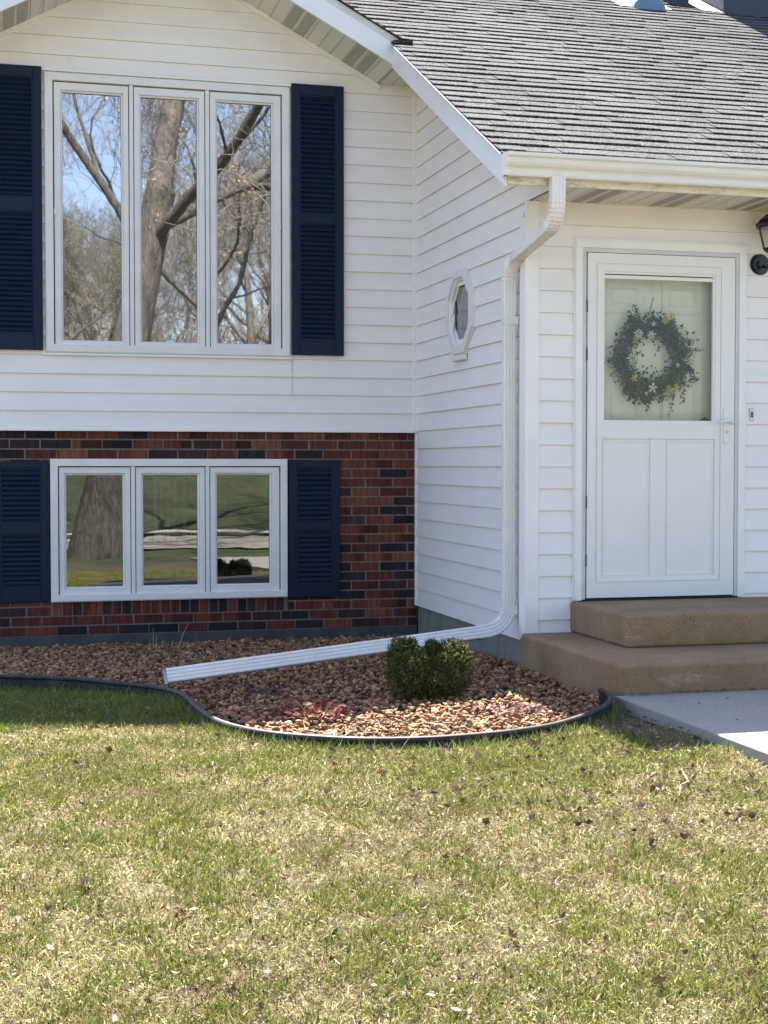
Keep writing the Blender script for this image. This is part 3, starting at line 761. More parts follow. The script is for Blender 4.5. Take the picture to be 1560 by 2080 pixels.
# deck under the shingles
def rp(x, y, dz=0): return (x, y, 2.862 + SL * (y + 2.80) + dz)
for (xa, ya_, xb, yb_) in ((RX - .02, -2.89, 4.65, -.44), (-.3, -.44, 4.65, 5.1)):
    mb.face([rp(xa, ya_, -.004), rp(xb, ya_, -.004), rp(xb, yb_, -.004), rp(xa, yb_, -.004)], (.05, .05, .05))
    mb.face([rp(xa, ya_, -.016), rp(xb, ya_, -.016), rp(xb, yb_, -.016), rp(xa, yb_, -.016)], (.05, .05, .05))
    mb.face([rp(xa, ya_, -.016), rp(xa, ya_, -.004), rp(xa, yb_, -.004), rp(xa, yb_, -.016)], (.05, .05, .05))
mb.face([rp(-.32, -.44, -.005), rp(-.3, 5.1, -.005), rp(-3.95, 5.1, -.005), rp(-3.95, -1.12, -.005), rp(GX, 1.02, -.005)], (.05, .05, .05))
ridge_y, ridge_z = 5.08, rp(0, 5.08)[2]
mb.face([(-3.95, ridge_y, ridge_z), (4.65, ridge_y, ridge_z), (4.65, 13, ridge_z - SL * 7.9), (-3.95, 13, ridge_z - SL * 7.9)], (.15, .15, .15))
mb.build('main_roof', SHINGLE, house)
mb = MB()
gz1 = lambda x: gline(x) + .192
def clip_g(a, b, s): return a, b
# right slope: eave along y, tabs climb towards the ridge
Ltot = 1.6
def clip_right(a, b, s):            # a runs from the front (y=GY-.03) backwards; valley limits it
    x = -.275 - s * cs; ymax = -.76 - x + .05
    return a, min(b, ymax - (GY - .035))
shingle_field(mb, (-.275, GY - .035, gz1(-.275)), (0, 1, 0), (-cs, 0, sn), (sn, 0, cs), 3.0, (1.505) / cs, clip_right, 12)
def clip_left(a, b, s): return a, b
shingle_field(mb, (-4.02, GY - .035, gline(-4.02) + .192), (0, 1, 0), (cs, 0, sn), (-sn, 0, cs), 3.2, 2.24 / cs, clip_left, 13)
# deck of the gable roof
for xs_ in ((-.262, GX), (GX, -4.0)):
    V = [(x, y, gline(x) + z) for x in xs_ for y in (GY - .028, 1.6) for z in (.1905, .1925)]
    V = [(x, (min(y, -.80 - x) if (x > GX - 1e-6 and y > 0) else y), z) for x, y, z in V]
    mb.mesh(V, [(0, 1, 3, 2), (4, 6, 7, 5), (0, 4, 5, 1), (2, 3, 7, 6), (0, 2, 6, 4), (1, 5, 7, 3)], (.03, .03, .035))
mb.build('gable_roof', SHINGLE, house)
# curled shingle tip where the gable eave meets the rake
mb = MB(); z0 = gz1(-.27)
mb.mesh([(-.335, GY - .05, z0 - .030), (-.20, GY - .05, z0 - .022), (-.19, GY + .06, z0 + .012), (-.33, GY + .06, z0 + .005), (-.335, GY - .05, z0 - .010), (-.20, GY - .05, z0 + .006), (-.19, GY + .06, z0 + .030), (-.33, GY + .06, z0 + .022)],
        [(0, 1, 5, 4), (4, 5, 6, 7), (0, 4, 7, 3), (1, 2, 6, 5), (0, 3, 2, 1)], (.02, .02, .026))
mb.build('shingle_tip', SHINGLE, house)
# roof vents
VBL = paint('vent_blue_metal', (.13, .20, .32), .4, .08, bst=0)
VWH = paint('flashing_metal', (.75, .74, .70), .4, .08, bst=0)
mb = MB()
cx, cy = 2.43, 1.44
base = rp(cx, cy); ns = 12
V = []
for (yy, rr_) in ((-.13, .125), (.25, .11)):
    for k in range(ns + 1):
        a = math.pi * k / ns; V.append((cx + rr_ * math.cos(a) * 1.2, cy + yy, rp(cx, cy + yy)[2] + .003 + (rr_ * .95 * math.sin(a)) * (1 if yy < 0 else .35)))
mb.mesh(V, [(k, k + 1, ns + 2 + k, ns + 1 + k) for k in range(ns)] + [tuple(range(ns + 1))])
vt = mb.build('roof_vent', VBL, house)
mb = MB(); mb.face([rp(cx - .26, cy - .10, .014), rp(cx + .22, cy - .10, .014), rp(cx + .22, cy + .42, .014), rp(cx - .26, cy + .42, .014)]); mb.build('flashing', VWH, vt)
mb = MB(); q = rp(2.86, 1.75)
mb.box(2.74, 2.98, 1.68, 1.95, q[2] - .08, q[2] + .15); mb.build('roof_vent', BLACK, house, bevel=.01)
mb = MB(); q = rp(3.2, 1.44)
mb.box(3.18, 4.1, 1.42, 2.1, q[2] - .02, q[2] + .75); ch = mb.build('roof_box_vent', paint('dark_flue', (.03, .04, .065), .6, .1, bst=.05), house, bevel=.01)
mb = MB(); mb.face([rp(2.98, 1.44, .014), rp(3.18, 1.40, .014), rp(3.18, 2.2, .014), rp(2.98, 2.2, .014)]); mb.build('flashing', VWH, ch)
siding('end_siding', lambda u, w, d: (XL - d, u, w), lambda z: (max(.0, (z - 4.28) / .53), min(12.8, 5.08 + (6.95 - z) / .53)), .152, 6.9, [], seed=6)
mb = MB(); mb.box(XL - .001, XL + .05, .0, 12.8, -.45, .150); mb.build('foundation', FOUNDB, house)
# unseen closing walls so the house is a solid body
mb = MB()
mb.face([(XL + .01, .0, -.3), (XL + .01, .0, 3.9), (XL + .01, .3, 4.45), (XL + .01, 5.08, 6.95), (XL + .01, 12.8, 2.9), (XL + .01, 12.8, -.3)]); mb.face([(4.6, YD, -.3), (4.6, YD, 2.7), (4.6, 5, 6.9), (4.6, 12.8, 2.8), (4.6, 12.8, -.3)])
mb.face([(XL, 12.8, -.3), (4.6, 12.8, -.3), (4.6, 12.8, 2.9), (XL, 12.8, 2.9)])
mb.build('rear_wall', SIDING, house)

# ------------------------------------------------------------------ downspout
def sweep(path, section, wide0, corr=None):
    P = [Vector(p) for p in path]; mb = MB(); W = Vector(wide0); n = len(section); rings = []
    for i, p in enumerate(P):
        t = (P[min(i + 1, len(P) - 1)] - P[max(i - 1, 0)]).normalized(); W = (W - t * W.dot(t)).normalized(); D = t.cross(W)
        s = 1 + (corr(i) if corr else 0)
        rings.append([p + W * a * s + D * b * s for a, b in section])
    b0 = 0; mb.v = [tuple(v) for rg in rings for v in rg]
    for i in range(len(P) - 1):
        for k in range(n):
            a = i * n + k; b = i * n + (k + 1) % n; mb.f.append((a, b, b + n, a + n)); mb.c.append((1, 1, 1)); mb.m.append(0)
    return mb
def ds_section(hw=.038, hd=.026, r=.009):
    S = []
    def flute(a0, a1, fn, ng):
        m = ng * 4
        for k in range(m + 1):
            t = k / m; ph = (t * ng) % 1
            d = .0034 if (.30 < ph < .70) else 0
            S.append(fn(a0 + (a1 - a0) * t, d))
    flute(-hw + r, hw - r, lambda a, d: (a, -hd + d), 3)
    for q in (30, 60): S.append((hw - r + r * math.sin(R(q)), -hd + r - r * math.cos(R(q))))
    flute(-hd + r, hd - r, lambda a, d: (hw - d * .6, a), 1)
    for q in (30, 60): S.append((hw - r + r * math.cos(R(q)), hd - r + r * math.sin(R(q))))
    flute(hw - r, -hw + r, lambda a, d: (a, hd - d), 3)
    for q in (30, 60): S.append((-hw + r - r * math.sin(R(q)), hd - r + r * math.cos(R(q))))
    flute(hd - r, -hd + r, lambda a, d: (-hw + d * .6, a), 1)
    for q in (30, 60): S.append((-hw + r - r * math.cos(R(q)), -hd + r - r * math.sin(R(q))))
    return S
SEC = ds_section(); SEC2 = [(a * 1.07, b * 1.09) for a, b in SEC]
PX, PY = -.075, -2.185
def arc(p, q, r_, n=14):
    """quadratic bend p->q via corner r_"""
    p, q, r_ = map(Vector, (p, q, r_)); return [p.lerp(r_, t).lerp(r_.lerp(q, t), t) for t in np.linspace(0, 1, n)]
topo = Vector((-.044, -2.868, 2.735)); tb = Vector((-.044, -2.868, 2.485)); lowt = Vector((PX, PY, 2.350))
dr = (lowt - tb).normalized()
e1 = [topo, topo + Vector((0, 0, -.05))] + arc(topo + Vector((0, 0, -.10)), tb + dr * .12 + Vector((0, 0, .0)), tb + Vector((0, 0, .0)), 22)
mb = sweep(e1, SEC2, (1, 0, 0), lambda i: (.075 if i % 2 else -.04) if i > 3 and i < 21 else 0)
dsp = None
vert_top = Vector((PX, PY, 2.22)); vert_bot = Vector((PX, PY, .36))
mb2 = sweep([vert_top + Vector((0, 0, .03)), Vector((PX, PY, 1.6)), Vector((PX, PY, 1.0)), vert_bot - Vector((0, 0, .02))], SEC, (1, 0, 0))
dsp = mb2.build('downspout', DOWN, house)
mb.build('elbow', DOWN, dsp)
mb = sweep([tb + dr * .10, lowt - dr * .06], SEC, (1, 0, 0)); mb.build('offset_pipe', DOWN, dsp)
e2 = [lowt - dr * .13] + arc(lowt - dr * .11, vert_top, lowt + Vector((0, 0, 0)), 20) + [vert_top - Vector((0, 0, .05)), vert_top - Vector((0, 0, .09))]
mb = sweep(e2, SEC2, (1, 0, 0), lambda i: (.075 if i % 2 else -.04) if 2 < i < 18 else 0); mb.build('elbow', DOWN, dsp)
end = Vector((-2.150, -2.785, .092)); cor = Vector((PX - .02, PY - .015, .215)); ed_ = (end - cor).normalized()
e3 = [vert_bot + Vector((0, 0, .06)), vert_bot + Vector((0, 0, .02))] + arc(vert_bot, cor + ed_ * .17, cor + Vector((.02, .01, 0)), 22) + [cor + ed_ * .21]
mb = sweep(e3, SEC2, (1, 0, 0), lambda i: (.07 if i % 2 else -.035) if 3 < i < 22 else 0); mb.build('elbow', DOWN, dsp)
# extension keeps the frame the elbow ends with
W = Vector((1, 0, 0)); Pn = e3
for i in range(len(Pn)):
    t = (Pn[min(i + 1, len(Pn) - 1)] - Pn[max(i - 1, 0)]).normalized(); W = (W - t * W.dot(t)).normalized()
mb = sweep([cor + ed_ * .18, cor.lerp(end, .5), end], SEC, tuple(W)); ext = mb.build('extension_pipe', DOWN, dsp)
sm = ext.modifiers.new('solid', 'SOLIDIFY'); sm.thickness = .0014
for hz in (2.02, .325):
    mb = MB(); mb.box(-.115, -.0365, PY - .0295, PY - .0275, hz - .024, hz + .024); mb.box(-.0385, -.0365, PY - .029, -2.262 + .02, hz - .024, hz + .024)
    mb.box(-.085, -.048, PY - .0315, PY - .0297, hz - .022, hz + .022)
    mb.box(-.1155, -.1135, PY - .0275, PY + .03, hz - .024, hz + .024)
    mb.build('strap', DOWN, dsp, bevel=.001)

# ------------------------------------------------------------------ steps
st = empty('entry_steps', (.8, -3.1, 0), 'two tan exposed aggregate concrete steps below the white front door', 'steps')
mb = MB(); mb.box(-.056, 2.6, -3.768, YD - .004, -.3, .204); mb.build('lower_step', STEPC, st, bevel=.02, segs=4)
mb = MB(); mb.box(.248, 2.6, -3.150, YD - .006, .2045, .382); mb.build('upper_step', STEPC, st, bevel=.018, segs=4)

# ------------------------------------------------------------------ lantern, doorbell
lx, ly = 1.462, -2.50
ln = empty('wall_lantern', (lx, YD, 2.37), 'black carriage lantern on a round wall plate beside the front door', 'lantern')
def ngon(cx, cy, z, r, n=6, rot=0): return [(cx + r * math.cos(2 * math.pi * k / n + rot), cy + r * math.sin(2 * math.pi * k / n + rot), z) for k in range(n)]
def loft(mb, rings, cap=True):
    n = len(rings[0]); V = [p for r_ in rings for p in r_]
    F = [(i * n + k, i * n + (k + 1) % n, (i + 1) * n + (k + 1) % n, (i + 1) * n + k) for i in range(len(rings) - 1) for k in range(n)]
    if cap: F += [tuple(range(n))[::-1], tuple((len(rings) - 1) * n + k for k in range(n))]
    mb.mesh(V, F)
mb = MB(); loft(mb, [ngon(lx, ly, z, r_) for z, r_ in ((2.572, .098), (2.580, .116), (2.592, .118), (2.598, .104), (2.618, .090), (2.636, .066), (2.652, .050), (2.656, .024), (2.668, .018), (2.682, .024), (2.692, .010), (2.705, .004))]); mb.build('lantern_roof', BLACK, ln)
mb = MB()
for a, b in zip(ngon(lx, ly, 2.572, .094), ngon(lx, ly, 2.452, .062)): mb.tube([a, b], .0055, 6)
loft(mb, [ngon(lx, ly, z, r_) for z, r_ in ((2.456, .064), (2.448, .066), (2.440, .058), (2.430, .040), (2.420, .022), (2.405, .014))])
mb.build('cage', BLACK, ln)
mb = MB(); A = ngon(lx, ly, 2.570, .091); B = ngon(lx, ly, 2.456, .060)
for k in range(6): mb.face([A[k], A[(k + 1) % 6], B[(k + 1) % 6], B[k]])
mb.build('pane', GLASS_LAMP, ln)
mb = MB(); mb.tube([(lx, ly, 2.455), (lx, ly, 2.50)], .016, 10); mb.build('candle_socket', TRIM, ln)
mb = MB(); mb.tube([(lx, ly, 2.412), (lx, ly - .0, 2.375), (lx, ly + .03, 2.352), (lx, ly + .08, 2.350), (lx, YD - .02, 2.372)], .009, 8); mb.build('bracket_arm', BLACK, ln, smooth=True)
bx = 1.455; mb = MB(TD)
for (r_, d0, d1) in ((.064, .006, .022), (.054, .022, .032), (.022, .032, .045)):
    P = [(bx + r_ * math.cos(R(22.5 + 45 * k / 2)), 2.377 + r_ * math.sin(R(22.5 + 45 * k / 2))) for k in range(16)]
    mb.mesh([(u, w, d0) for u, w in P] + [(u, w, d1) for u, w in P], [(k, (k + 1) % 16, 16 + (k + 1) % 16, 16 + k) for k in range(16)] + [tuple(range(16, 32))])
mb.build('wall_plate', BLACK, ln)
db = empty('doorbell', (1.408, YD - .01, 1.478), 'narrow metal doorbell button on the siding right of the front door', 'doorbell')
mb = MB(TD); mb.box(1.394, 1.424, 1.440, 1.518, .012, .022); mb.build('plate', CHROME, db, bevel=.003)
mb = MB(TD); mb.box(1.402, 1.416, 1.462, 1.497, .0222, .0265); mb.build('button', CAULK, db, bevel=.002)
# slim foam scraps left at the threshold corner
# ------------------------------------------------------------------ leaf and plant builders (numpy)
def leaf_cloud(pos, nrm, size, cols, aspect=.5, fold=.25, seed=1, curl=0):
    """diamond leaves: 4 verts / 2 tris each"""
    r = np.random.default_rng(seed); n = len(pos)
    nrm = nrm / (np.linalg.norm(nrm, axis=1, keepdims=True) + 1e-9)
    t = r.normal(size=(n, 3)); t -= nrm * np.sum(t * nrm, 1, keepdims=True); t /= np.linalg.norm(t, axis=1, keepdims=True) + 1e-9
    b = np.cross(nrm, t); s = size[:, None]
    V = np.stack([pos - t * s, pos + b * s * aspect + nrm * s * fold * .5, pos + t * s + nrm * s * curl, pos - b * s * aspect + nrm * s * fold * .5], 1).reshape(-1, 3)
    i = np.arange(n)[:, None] * 4
    F = np.concatenate([i + np.array([[0, 1, 2]]), i + np.array([[0, 2, 3]])]); C = np.repeat(cols, 4, 0)
    return V, F, C
def cat(parts):
    V, F, C, o = [], [], [], 0
    for v, f, c in parts: V.append(v); F.append(f + o); C.append(c); o += len(v)
    return np.concatenate(V), np.concatenate(F), np.concatenate(C)
def strands(A, B, w, cols, seed=0, mid=0.0):
    """thin ribbons from A to B, 6 verts"""
    r = np.random.default_rng(seed); d = B - A; s = np.cross(d, r.normal(size=d.shape)); s /= np.linalg.norm(s, axis=1, keepdims=True) + 1e-9
    s *= w[:, None] if hasattr(w, '__len__') else w
    m = (A + B) / 2 + np.array([0, 0, 1.]) * (np.linalg.norm(d, axis=1, keepdims=True) * mid)
    V = np.stack([A - s, A + s, m - s * .8, m + s * .8, B], 1).reshape(-1, 3); i = np.arange(len(A))[:, None] * 5
    F = np.concatenate([i + np.array([[0, 1, 3]]), i + np.array([[0, 3, 2]]), i + np.array([[2, 3, 4]])]); return V, F, np.repeat(cols, 5, 0)

# shrub: two merged clipped lobes of scale foliage
def shrub():
    c0 = Vector((-.845, -3.26, .0)); root = empty('round_shrub', c0, 'small round clipped evergreen shrub with two lobes in the gravel', 'shrub')
    lobes = [((-.925, -3.16, .155), (.155, .15, .175)), ((-.690, -3.13, .150), (.165, .155, .165)), ((-.80, -3.18, .09), (.15, .13, .09)), ((-.88, -3.05, .165), (.12, .13, .16)), ((-.955, -3.12, .245), (.085, .09, .10)), ((-.66, -3.12, .225), (.10, .10, .10)), ((-.765, -3.08, .265), (.06, .06, .05)), ((-.90, -3.10, .275), (.06, .06, .055))]
    r = np.random.default_rng(21); parts = []
    L = [(np.array([-.882 + (c[0] + .80) * .98, c[1] - .14, c[2] * .93]), np.array(s) * np.array([.72, .9, .90])) for c, s in lobes]
    for c, s in L:
        n = int(200000 * s[0] * s[1]) + 800
        d = r.normal(size=(n, 3)); d /= np.linalg.norm(d, axis=1, keepdims=True)
        lump = 1 + .10 * np.sin(d[:, 0] * 9 + c[0] * 20) * np.sin(d[:, 2] * 8 + 1) + .06 * np.sin(d[:, 1] * 17 + d[:, 0] * 13)
        rad = (r.uniform(.55, 1.0, n) ** .45) * lump
        p = c + d * s * rad[:, None]; keep = p[:, 2] > .02
        p, d = p[keep], d[keep]; n = len(p)
        g = np.array([(.035, .058, .012), (.065, .090, .016), (.085, .105, .016), (.020, .036, .010), (.13, .135, .03)])[r.integers(0, 5, n)] * r.uniform(.75, 1.2, (n, 1))
        up = (p[:, 2:3] > .2) * .0
        parts.append(leaf_cloud(p, d + r.normal(0, .8, (n, 3)), r.uniform(.0045, .0095, n), g, .36, .2, 5))
        # sprays poking out
        m = n // 4; q = p[:m]; dd = d[:m] + np.array([0, 0, .3]) + r.normal(0, .3, (m, 3)); dd /= np.linalg.norm(dd, axis=1, keepdims=True)
        parts.append(strands(q, q + dd * r.uniform(.008, .027, (m, 1)), .0019, g[:m] * np.array([1.3, 1.2, 1.0]), 6))
    V, F, C = cat(parts); np_obj('foliage', V, F, C, LEAF, parent=root)
    mb = MB()
    for i in range(9):
        a = i * .7; mb.tube([(-.845 + .03 * math.cos(a), -3.27 + .03 * math.sin(a), .0), (-.845 + .09 * math.cos(a), -3.27 + .07 * math.sin(a), .10), (-.845 + .14 * math.cos(a), -3.27 + .09 * math.sin(a), .19)], [.008, .006, .003], 5, (.10, .07, .05))
    mb.build('stem', BARK, root)
shrub()

# wreath between the storm door and the front door
def wreath():
    cx, cz, yy = .785, 1.815, -2.290
    root = empty('floral_wreath', (cx, yy, cz), 'green wreath with white daisies and yellow flowers behind the storm door glass', 'wreath')
    r = np.random.default_rng(4); parts = []
    n = 2100; a = r.uniform(0, 2 * np.pi, n); rad = .185 + r.normal(0, .038, n); dep = r.normal(0, .013, n)
    p = np.stack([cx + rad * np.cos(a) * 1.0, yy + dep, cz + rad * np.sin(a) * 1.03], 1)
    pal = np.array([(0.038, 0.112, 0.053), (0.068, 0.143, 0.064), (0.030, 0.075, 0.045), (0.150, 0.173, 0.053), (0.090, 0.112, 0.068), (0.180, 0.098, 0.112)])
    sec = (np.sin(a * 3 + .5) + np.sin(a * 5)) * .25 + .5; ci = np.clip((sec * 4 + r.normal(0, 1.2, n)).astype(int), 0, 5)
    col = pal[ci] * r.uniform(.8, 1.35, (n, 1))
    parts.append(leaf_cloud(p, np.array([[0, -1, 0]]) + r.normal(0, .5, (n, 3)), r.uniform(.006, .017, n), col, .55, .3, 3))
    # sprigs: stem with paired leaflets shooting outwards / along
    def sprig(ang, r0, length, bend, leafs, colr, ls, droop=0.):
        P = []; d = ang + bend; q = np.array([cx + r0 * math.cos(ang), yy - .012, cz + r0 * math.sin(ang)])
        for k in range(10):
            dirv = np.array([math.cos(d + bend * k * .06), r.uniform(-.08, .02), math.sin(d + bend * k * .06) - droop * k * .12]); q = q + dirv * length / 10; P.append(q.copy())
        P = np.array(P); parts.append(strands(P[:-1], P[1:] + (P[1:] - P[:-1]) * .2, .0013, np.tile(np.array([[.08, .06, .04]]), (9, 1)), 2))
        m = leafs; t = r.uniform(0, 8.99, m); i = t.astype(int); base = P[i] + (P[i + 1] - P[i]) * (t - i)[:, None]
        pos = base + r.normal(0, ls * .9, (m, 3)) * np.array([1, .4, 1])
        parts.append(leaf_cloud(pos, np.array([[0, -1, 0]]) + r.normal(0, .6, (m, 3)), r.uniform(.6, 1.1, m) * ls, np.tile(np.array([colr]), (m, 1)) * r.uniform(.7, 1.3, (m, 1)), .5, .3, 8))
    G1, G2, PU, GR = (.05, .13, .05), (.14, .15, .05), (.17, .11, .13), (.045, .10, .06)
    for _ in range(62):
        ang = r.uniform(0, 2 * np.pi); c = (G1, G2, PU, GR)[r.integers(0, 4)]
        sprig(ang, .15 + r.uniform(0, .06), r.uniform(.06, .11), r.uniform(-1.0, 1.0), 24, c, .0065)
    for ang, L, b, c, ls, dr_ in ((1.75, .17, -.3, PU, .006, 0), (2.25, .13, -.35, G1, .012, 0), (2.0, .13, -.1, G1, .011, 0), (-.15, .13, -.5, GR, .014, .3), (-.35, .16, -.9, GR, .012, .5), (-.8, .17, -.7, PU, .009, .4), (-1.6, .13, -.2, PU, .008, .3),
                                   (3.15, .13, .2, PU, .008, 0), (3.4, .12, .3, PU, .008, 0), (.5, .13, -.3, PU, .008, 0), (.2, .14, -.1, PU, .008, 0), (3.9, .10, .5, GR, .017, .2), (4.1, .10, .4, GR, .016, .2), (4.4, .09, .4, GR, .016, .1)):
        sprig(ang, .19, L, b, 46, c, ls, dr_)
    V, F, C = cat(parts); np_obj('foliage', V, F, C, LEAF, parent=root)
    mb = MB(); mb.tube([(cx + .18 * math.cos(t), yy + .008, cz + .18 * math.sin(t)) for t in np.linspace(0, 2 * math.pi, 40)], .013, 6, (.09, .06, .04)); mb.build('vine_ring', BARK, root)
    def flower(px, pz, rad, np_, colr, ctr, lab):
        m = MB(); yf = yy - .046; rad = rad * 1.36
        for k in range(np_):
            a0 = 2 * math.pi * k / np_ + .2; w = .9 * math.pi / np_; ln_ = rad * random.uniform(.85, 1.1)
            pts = [(px + .2 * rad * math.cos(a0 - w * .5), yf, pz + .2 * rad * math.sin(a0 - w * .5)), (px + .72 * ln_ * math.cos(a0 - w * .62), yf - .004, pz + .72 * ln_ * math.sin(a0 - w * .62)),
                   (px + ln_ * math.cos(a0), yf - .001, pz + ln_ * math.sin(a0)), (px + .72 * ln_ * math.cos(a0 + w * .62), yf - .004, pz + .72 * ln_ * math.sin(a0 + w * .62)), (px + .2 * rad * math.cos(a0 + w * .5), yf, pz + .2 * rad * math.sin(a0 + w * .5))]
            m.face(pts, colr)
        m.tube([(px, yf + .004, pz), (px, yf - .006, pz)], rad * .24, 8, ctr)
        o = m.build('flower', PETAL, root); o['label'] = lab
    WH, YE, YC = (.85, .86, .82), (.75, .60, .06), (.55, .45, .10)
    def PXW(u, v): return (u - 1325) / 327 + cx, (725 - v) / 327 + cz
    for (u, v, rad, k, c, ctr, lab) in ((1290, 681, .026, 9, WH, YC, 'white daisy'), (1317, 682, .022, 6, WH, WH, 'white daisy'), (1278, 729, .029, 11, WH, YC, 'white daisy'), (1320, 785, .024, 5, WH, WH, 'white star flower'),
                                        (1281, 766, .020, 6, YE, YC, 'yellow flower'), (1355, 787, .020, 6, YE, YC, 'yellow flower'), (1370, 784, .019, 6, YE, YC, 'yellow flower'), (1347, 654, .020, 6, YE, YC, 'yellow flower'), (1358, 642, .018, 6, YE, YC, 'yellow flower'), (1285, 692, .016, 5, YE, YC, 'yellow flower'),
                                        (1321, 662, .013, 5, WH, WH, 'white bud'), (1377, 673, .013, 5, WH, WH, 'white bud'), (1397, 730, .018, 6, (.6, .68, .35), YC, 'pale green flower'), (1372, 740, .013, 5, (.8, .7, .74), WH, 'pale pink bud'), (1307, 795, .011, 5, WH, WH, 'white bud')):
        x_, z_ = PXW(u, v); flower(x_, z_, rad, k, c, ctr, lab)
wreath()

# ------------------------------------------------------------------ dried plants in the bed
def dried_clump(name, loc, rad, h, cols, n, label, leaves=0, lcols=None, seed=0, lsz=(.012, .026)):
    root = empty(name, loc, label, 'dried plant'); r = np.random.default_rng(seed); x, y, z = loc
    a = r.uniform(0, 6.28, n); q = np.sqrt(r.uniform(0, 1, n)); A = np.stack([x + rad * q * np.cos(a) * .8, y + rad * q * np.sin(a) * .7, np.full(n, z) + r.uniform(0, h * .5, n) * (1 - q)], 1)
    d = r.normal(0, 1, (n, 3)) * np.array([1, .8, .35]); d /= np.linalg.norm(d, axis=1, keepdims=True)
    B = A + d * r.uniform(.04, .13, (n, 1)); B[:, 2] = np.maximum(B[:, 2], z + .004)
    c = np.array(cols)[r.integers(0, len(cols), n)] * r.uniform(.7, 1.2, (n, 1))
    V, F, C = strands(A, B, .0016, c, seed, .06); np_obj('stem', V, F, C, DRY, parent=root)
    if leaves:
        a = r.uniform(0, 6.28, leaves); q = np.sqrt(r.uniform(0, 1, leaves))
        p = np.stack([x + rad * 1.1 * q * np.cos(a) + .03, y + rad * .9 * q * np.sin(a), z + .008 + r.uniform(0, h * .8, leaves) * (1 - q * .8)], 1)
        lc = np.array(lcols)[r.integers(0, len(lcols), leaves)] * r.uniform(.7, 1.2, (leaves, 1))
        V, F, C = leaf_cloud(p, np.array([[0, -.4, 1.]]) + r.normal(0, .6, (leaves, 3)), r.uniform(*lsz, leaves), lc, .6, .6, seed + 1, .4); np_obj('dead_leaves', V, F, C, DRY, parent=root, kind='stuff')
    return root
dried_clump('dried_perennial', (-1.60, -3.70, .022), .16, .075, [(0.253, 0.132, 0.066), (0.187, 0.044, 0.028), (0.330, 0.209, 0.110), (0.132, 0.022, 0.019)], 520, 'matted clump of reddish dried stems and leaves on the sunlit gravel', 60, [(0.180, 0.018, 0.015), (0.100, 0.010, 0.010), (0.250, 0.150, 0.090)], 31)
dried_clump('dried_perennial', (-.70, -3.86, .022), .15, .035, [(0.240, 0.156, 0.096), (0.132, 0.060, 0.042)], 60, 'flat heap of dark red dry leaves near the edging curve', 120, [(0.096, 0.030, 0.027), (0.150, 0.084, 0.066), (0.240, 0.168, 0.144), (0.072, 0.018, 0.018)], 32, (.010, .020))
dried_clump('dried_perennial', (-1.70, -2.95, .01), .10, .03, [(.12, .085, .06), (.2, .15, .1)], 90, 'low patch of dark withered stems beneath the downspout extension', 30, [(.10, .07, .05)], 33)
def stalks(loc, items, label):
    root = empty('dead_stalk', loc, label, 'dead stalk', 'dead stalks sticking out of the gravel')
    for (dx, dy, lx_, ly_, h, w) in items:
        mb = MB(); x, y, z = loc; mb.tube([(x + dx, y + dy, z - .02), (x + dx + lx_ * .5, y + dy + ly_ * .5, z + h * .55), (x + dx + lx_, y + dy + ly_, z + h)], [w, w * .8, w * .4], 5, (.42, .35, .24))
        mb.build('stem', DRY, root)
stalks((-1.98, -.55, -.045), ((0, 0, .0, 0, .14, .0026), (.015, -.02, .006, .01, .09, .003), (-.02, .01, -.008, 0, .06, .002)), 'pair of short upright straw stalks in front of the brick wall')
stalks((-1.83, -.60, -.045), ((0, 0, .075, .01, .165, .0028), (.03, 0, .11, .02, .035, .0018), (-.02, 0, -.02, 0, .06, .0018), (.03, .02, -.06, .0, .05, .0016)), 'long slanted straw stalk with broken bits beside the wall')
stalks((-2.55, -.85, -.03), ((0, 0, .05, 0, .012, .0015), (-.28, .05, .07, .02, .045, .0018)), 'thin straw bits lying flat on the shaded gravel at left')
stalks((-1.22, -2.5, .01), ((0, -.02, .003, 0, .055, .0025), (.02, .03, .0, .01, .03, .0018), (.22, .5, .0, .0, .05, .0022)), 'short pale twig stub standing by the downspout extension')

